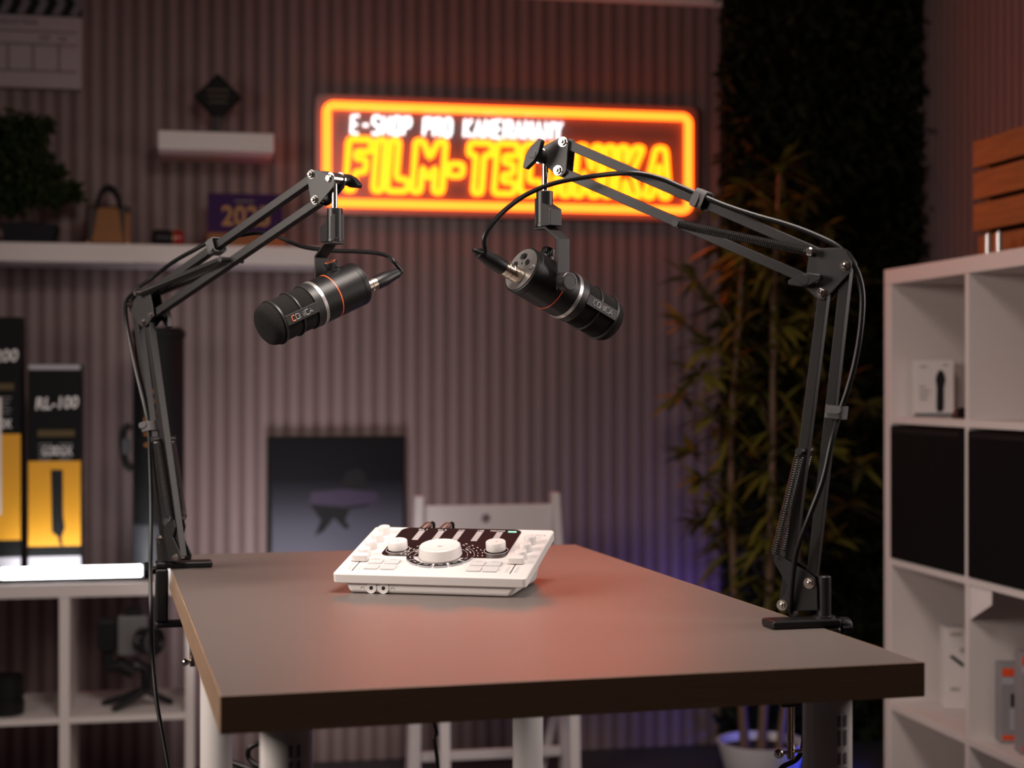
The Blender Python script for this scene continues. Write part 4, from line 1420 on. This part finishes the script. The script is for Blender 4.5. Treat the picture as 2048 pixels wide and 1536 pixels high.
# ================================================================== boom arms
def boom_arm(label, edge, inward, along, HP, d, wing):
    """edge: point on the table edge under the arm; d: outline points read off the photograph; wing: side of the wing nuts"""
    post = edge - inward * .008
    h = HP - post
    h.z = 0
    h.normalize()
    n = Vector((h.y, -h.x, 0))
    if n.dot(FWD) > 0:
        n = -n
    PO = .0085                                 # half distance between the plates

    def A(px, py, off=0.0):
        return onPlane(px, py, post + n * PO, n) + n * (off - PO)

    t = Thing('boom_arm', label, 'microphone arm', (edge.x, edge.y, TZ), 'desk boom arms')
    ib, ab = inward, along
    z1 = TZ + .0098

    def cbox(i0, i1, w, za, zb):
        c = edge + ib * ((i0 + i1) / 2)
        c.z = (za + zb) / 2
        return (c, ib * ((i1 - i0) / 2), ab * (w / 2), UP * ((zb - za) / 2))
    t.part('clamp_plate', MB().obox(*cbox(-.022, .062, .034, TZ + .0004, z1)), 'black_plastic', bevel=.003, seg=3)
    t.part('clamp_body', MB().obox(*cbox(-.022, -.003, .034, TZ - .080, TZ + .0004)), 'black_plastic', bevel=.004)
    t.part('clamp_jaw', MB().obox(*cbox(-.021, .050, .030, TZ - .088, TZ - .0795)), 'black_plastic', bevel=.003)
    sc = edge + ib * .033
    m = MB().cyl((sc.x, sc.y, TZ - .149), (sc.x, sc.y, TZ - TT - .003), .0042, n=16)
    for k in range(26):
        z = TZ - .146 + .0042 * k
        if abs(z - (TZ - .084)) > .007:
            m.ring((sc.x, sc.y, z), (0, 0, 1), .004, .0047, 0, .0018, 14)
    cs = t.part('clamp_screw', m, 'nickel', label='threaded steel screw')
    t.part('pressure_pad', MB().cyl((sc.x, sc.y, TZ - TT - .006), (sc.x, sc.y, TZ - TT - .0003), .010), 'black_plastic', parent=cs)
    tb_c = Vector((sc.x, sc.y, TZ - .141))
    td = cw(d['tbar']).normalized()
    t.part('screw_handle', MB().cyl(tb_c - td * .014, tb_c + td * .022, .0022, n=12).ball(tb_c - td * .014, .0058, 16).ball(tb_c + td * .022, .003, 12), 'chrome', parent=cs)
    kc = edge - ib * .022
    kc.z = TZ - .003
    m = fluted(MB(), kc - ab * 0 - ib * .004, -ib, .0125, .012, 14, .0014, .0012)
    m.cyl(kc, kc - ib * .005, .006)
    t.part('clamp_knob', m, 'black_plastic', angle=40)
    pz = Vector((post.x, post.y, z1))
    m = MB().lathe([(.0125, 0), (.0125, .0016), (.0078, .002), (.0078, .046), (.0068, .047)], pz, (0, 0, 1), 28)
    t.part('post', m, 'black_metal')

    def plates(name, poly, th=.0016, offs=(1, -1), gap=PO):
        m = MB()
        for s_ in offs:
            o0 = s_ * gap if s_ > 0 else s_ * gap - th
            m.prism([A(px, py, o0) for px, py in poly], n * th)
        return t.part(name, m, 'black_metal', bevel=.0004, seg=1)

    lb = plates('base_bracket', d['base'])
    # web joining the two base plates, by the post
    w0, w1 = A(*d['web'][0]), A(*d['web'][1])
    t.part('bracket_web', MB().bar(w0, w1, n, .003, PO * 2), 'black_metal', parent=lb)
    plates('elbow_bracket', d['elbow'])
    hb_ = plates('head_bracket', d['head'])
    for a, b in d['bars']:
        t.part('arm_bar', MB().bar(A(*a), A(*b), n, .0112, .0118), 'bar_metal', bevel=.0007, seg=2)
    for a, b in d['springs']:
        for s_ in (1, -1):
            so = s_ * .0145
            t.part('spring', MB().spring(A(*a, so), A(*b, so), .0044, .0009, (A(*a) - A(*b)).length / .0027, 10), 'steel_wire')
    for p in d['pins']:
        t.part('spring_pin', MB().cyl(A(*p, -.0195), A(*p, .0195), .0036, n=16).cyl(A(*p, .0195), A(*p, .0205), .0042, n=16).cyl(A(*p, -.0205), A(*p, -.0195), .0042, n=16), 'black_metal')
    for p in d['posts']:
        t.part('spring_post', MB().cyl(A(*p, -.0195), A(*p, .0195), .0034, n=16).lathe([(.0046, 0), (.0046, .0022), (.0034, .0034)], A(*p, .0195), n, 16), 'chrome', label='steel spring post')
    for p in d['bolts']:
        c = A(*p, PO + .0016)
        m = MB().lathe([(.0062, 0), (.0062, .0007)], c, n, 24)
        m.lathe([(.0050, .0007), (.0050, .0033), (.0046, .0038)], c, n, 6)
        m.lathe([(.0026, .0038), (.0026, .0056), (.002, .0062)], c, n, 16)
        c = A(*p, -PO - .0016)
        m.lathe([(.0055, 0), (.0052, .002), (.003, .0035)], c, -n, 20)
        m.cyl(A(*p, -PO), A(*p, PO), .0025, n=10)
        t.part('bolt', m, 'chrome')
    # swivel head: chrome stud and hub held between the head plates
    hub = HP
    m = MB().cyl(hub - n * (PO - .0004), hub + n * (PO - .0004), .0082, n=28)
    t.part('swivel_hub', m, 'chrome')
    t.part('stud', MB().cyl(hub - UP * .006, HP - UP * (d['stud']), .0041, n=20), 'chrome', label='polished steel stud')

    def wing_nut(c, side, ang, span, stem):
        e1 = (h * math.cos(ang) + UP * math.sin(ang))
        e2 = n.cross(e1)
        o = c + n * side * stem
        m = MB()
        prof = [(-1, -.13), (-1, .13), (-.30, .36), (.30, .36), (1, .13), (1, -.13), (.30, -.36), (-.30, -.36)]
        m.prism([o + e1 * x * span + e2 * y * span for x, y in prof], n * side * .009)
        w = t.part('wing_nut', m, 'black_plastic', bevel=.0012)
        t.part('nut_stem', MB().lathe([(.0085, 0), (.0065, stem + .002)], c, n * side, 20).lathe([(.0056, .0), (.0052, .0006)], o + n * side * .009, n * side, 24), 'black_plastic', parent=w)

    c = HP + n * wing * (PO + .0016)
    t.part('washer', MB().ring(c, n * wing, .003, .0100, 0, .0022, 28), 'chrome', label='steel washer')
    wing_nut(c + n * wing * .0024, wing, d['wing_ang'], .0205, .012)
    c = A(*d['elbow_wing'], wing * (PO + .0016))
    wing_nut(c, wing, d['elbow_ang'], .0195, .004)
    if wing < 0:
        t.part('bolt', MB().lathe([(.0052, 0), (.0052, .0012), (.0038, .003)], HP + n * (PO + .0016), n, 24), 'chrome')
        c = A(*d['elbow_wing'], PO + .0016)
        t.part('bolt', MB().lathe([(.005, 0), (.005, .0012), (.0038, .003)], c, n, 24), 'chrome')
    return A, n, lambda px, py, off=0.0: onPlane(px, py, post + n * off, n)


# right arm
EDGE_R = tb(TW, .2434)
right = dict(
    stud=.0422,
    head=[(1126, 273), (1134, 276), (1138, 284), (1132, 345), (1124, 353), (1115, 352), (1086, 326), (1076, 315), (1077, 300), (1088, 292)],
    elbow=[(1620, 497), (1682, 496), (1691, 503), (1704, 524), (1703, 543), (1657, 592), (1649, 600), (1636, 599), (1615, 579), (1614, 545)],
    base=[(1552, 1101), (1560, 1110), (1586, 1127), (1619, 1146), (1631, 1158), (1635, 1177), (1636, 1220), (1590, 1222), (1564, 1221), (1556, 1212), (1558, 1203), (1572, 1189), (1576, 1172), (1549, 1124), (1544, 1108)],
    web=[(1629, 1165), (1632, 1217)],
    bars=[((1127, 286), (1691, 530)), ((1119, 343), (1622, 563)), ((1644, 586), (1565, 1210)), ((1690, 532), (1619, 1166))],
    springs=[((1362, 449), (1625, 505)), ((1603, 906), (1554, 1106))],
    pins=[(1358, 448), (1604, 902)], posts=[(1627, 505)],
    bolts=[(1127, 284), (1117, 341), (1691, 532), (1644, 586), (1619, 1166), (1565, 1210)],
    elbow_wing=(1617, 561), wing_ang=math.radians(124), elbow_ang=math.radians(172), tbar=(1, .1, .15))
A_R, n_r, B_R = boom_arm('black spring boom arm clamped to the right table edge, nearer the camera', EDGE_R, -TU, TV, HP_R, right, 1)

# left arm
EDGE_L = tb(0, 1.0176)
left = dict(
    stud=.0392,
    head=[(625, 339), (617, 346), (616, 356), (623, 402), (631, 410), (640, 407), (669, 373), (671, 360), (664, 351), (637, 340)],
    elbow=[(271, 579), (284, 580), (302, 588), (308, 618), (309, 632), (302, 641), (294, 652), (283, 653), (273, 640), (261, 622), (259, 606), (264, 592)],
    base=[(338, 1042), (349, 1040), (352, 1054), (347, 1074), (358, 1098), (364, 1112), (362, 1122), (316, 1123), (314, 1084), (319, 1070)],
    web=[(318, 1088), (319, 1120)],
    bars=[((624, 351), (264, 606)), ((631, 402), (303, 627)), ((264, 610), (321, 1078)), ((290, 645), (354, 1115))],
    springs=[((448, 521), (288, 586)), ((319, 882), (343, 1034))],
    pins=[(453, 519), (317, 878)], posts=[(285, 587)],
    bolts=[(625, 349), (632, 400), (263, 608), (289, 645), (321, 1078), (353, 1115)],
    elbow_wing=(303, 630), wing_ang=math.radians(-25), elbow_ang=math.radians(-70), tbar=(.6, 0, .8))
A_L, n_l, B_L = boom_arm('black spring boom arm clamped to the left table edge, farther from the camera', EDGE_L, TU, TV, HP_L, left, -1)


# ================================================================== microphone cables and their straps
def mic_cable(label, w, axis, pts):
    ex = mb_pt(0, -.002, -.0105)
    p0 = w(ex) - axis * .0016
    dv = -axis
    t = Thing('microphone_cable', label, 'cable', p0, 'black microphone cables')
    t.part('connector_shell', MB().lathe([(.0098, 0), (.0098, .014), (.0094, .0145), (.0094, .017), (.0098, .0175), (.0098, .021), (.0092, .0215), (.0092, .026)], p0, dv, 32), 'nickel', label='nickel connector shell')
    t.part('strain_boot', MB().lathe([(.0096, 0), (.0098, .004), (.0098, .018), (.0086, .024), (.0066, .040), (.0045, .0405)], p0 + dv * .026, dv, 28), 'black_plastic')
    e = p0 + dv * .0655
    t.part('cord', MB().tube(catmull([e, e + dv * .007] + pts, 10), .0031, 10), 'cable')
    return t


rp = [P(969, 505, 1.935), P(969, 475, 1.93), P(985, 447, 1.93), P(1015, 416, 1.935), P(1055, 388, 1.94), P(1110, 366, 1.94)]
rp += [B_R(1180, 353, .030), B_R(1262, 346, .026), B_R(1318, 356, .014), B_R(1360, 373, .0105), B_R(1402, 391, .0098), B_R(1450, 411, .009), B_R(1510, 431, .006), B_R(1570, 448, .003), B_R(1625, 468, .002), B_R(1678, 495, .002),
       B_R(1710, 535, .002), B_R(1724, 585, 0), B_R(1722, 650, 0), B_R(1711, 720, 0), B_R(1695, 780, .002), B_R(1680, 824, .004), B_R(1664, 880, .016), B_R(1646, 960, .022), B_R(1618, 1035, .026), B_R(1594, 1100, .022), B_R(1585, 1160, .018), B_R(1582, 1200, .0155), B_R(1582, 1222, .011)]
e = tb(TW + .012, .33, TZ + .008)
rp += [B_R(1584, 1227, 0), B_R(1590, 1226, -.02), e, tb(TW + .016, .325, TZ - .05), tb(TW + .008, .30, TZ - .15), P(1560, 1540, 1.9), P(1545, 1600, 1.9)]
mic_cable('black cable from the right microphone along its boom arm', w_r, a_r, rp)
lp = [P(789, 525, 2.21), P(778, 513, 2.215), P(752, 506, 2.22), P(715, 503, 2.23), P(676, 502, 2.24), P(640, 499, 2.25), P(604, 493, 2.26), P(572, 480, 2.27), P(545, 470, 2.28), P(512, 466, 2.29)]
lp += [B_L(470, 473, -.014), B_L(421, 484, -.0095), B_L(385, 502, 0), B_L(345, 525, 0), B_L(308, 553, -.003), B_L(272, 580, .014), B_L(252, 608, .016), B_L(256, 660, .012), B_L(272, 740, .0105), B_L(290, 815, .0105), B_L(297, 855, .0105), B_L(300, 920, .012), B_L(302, 1000, .018), B_L(302, 1080, .028), B_L(301, 1150, .036)]
lp += [P(302, 1230, 2.335), P(305, 1310, 2.34), P(313, 1400, 2.32), P(327, 1480, 2.30), P(341, 1560, 2.28), P(350, 1640, 2.27)]
mic_cable('black cable from the left microphone along its boom arm', w_l, a_l, lp)


def band(mb, c, ax, ey, ez, wy, wz, r, th, width):
    pts = round_rect(wy, wz, r, 4)
    pin = round_rect(wy - 2 * th, wz - 2 * th, max(r - th, .0005), 4)
    N = len(pts)
    vs, fs = [], []
    for k in range(N):
        po = c + ey * (pts[k][0] - wy / 2) + ez * (pts[k][1] - wz / 2)
        pi_ = c + ey * (pin[k][0] - wy / 2 + th) + ez * (pin[k][1] - wz / 2 + th)
        vs += [po - ax * width / 2, po + ax * width / 2, pi_ - ax * width / 2, pi_ + ax * width / 2]
    for k in range(N):
        i, j = 4 * k, 4 * ((k + 1) % N)
        fs += [(i, j, j + 1, i + 1), (i + 2, i + 3, j + 3, j + 2), (i, i + 2, j + 2, j), (i + 1, j + 1, j + 3, i + 3)]
    return mb.add(vs, fs)


def cable_tie(label, A, n, bar, mid, big):
    a, b = A(*bar[0]), A(*bar[1])
    ax = (b - a).normalized()
    q = ax.cross(n).normalized()
    c = A(*mid)
    M_ = band(MB(), c, ax, q, n, big, .0245, .005, .0016, .0145)
    t = Thing('cable_tie', label, 'cable strap', c, 'grey hook and loop cable straps')
    t.part('strap_loop', M_, 'strap')
    s_ = q if q.dot(UP) > 0 else -q
    tl = c + n * .0128 - s_ * .001 - ax * .003
    t.part('strap_tail', MB().prism([tl + ax * (x - .0045) + q * (y - .008) for x, y in round_rect(.009, .018, .0043)], n * .0014), 'strap')
    return t


cable_tie('grey fabric strap on the right arm near the neon sign corner', A_R, n_r, right['bars'][0], (1399, 398, .002), .0225)
cable_tie('grey fabric strap halfway down the right arm', A_R, n_r, ((1690, 532), (1619, 1166)), (1668, 824), .0215)
cable_tie('grey fabric strap on the upper bar of the left arm', A_L, n_l, left['bars'][0], (423, 492), .0225)
cable_tie('grey fabric strap halfway down the left arm', A_L, n_l, left['bars'][2], (296, 853, .003), .0215)

# ================================================================== cables under the table
pts = [P(448, 1519, 2.7), P(488, 1533, 2.68), P(530, 1548, 2.66), P(545, 1530, 2.66), P(520, 1532, 2.67), P(499, 1518, 2.68), P(499, 1497, 2.68), P(522, 1486, 2.68), P(548, 1494, 2.68), P(560, 1560, 2.68)]
solo('floor_cable', 'black looped cable hanging below the table by its near left leg', 'cable', MB().tube(catmull(pts, 8), .0045, 8), 'cable', pts[0])
w = [tb(.33, 1.05, TZ - TT - .004), P(866, 1436, 2.66), P(869, 1480, 2.66), P(876, 1540, 2.66), P(882, 1700, 2.66), P(890, 1830, 2.66)]
solo('hanging_cable', 'thin black cord hanging below the middle of the table', 'cable', MB().tube(catmull(w, 8), .0034, 8), 'cable', w[1])
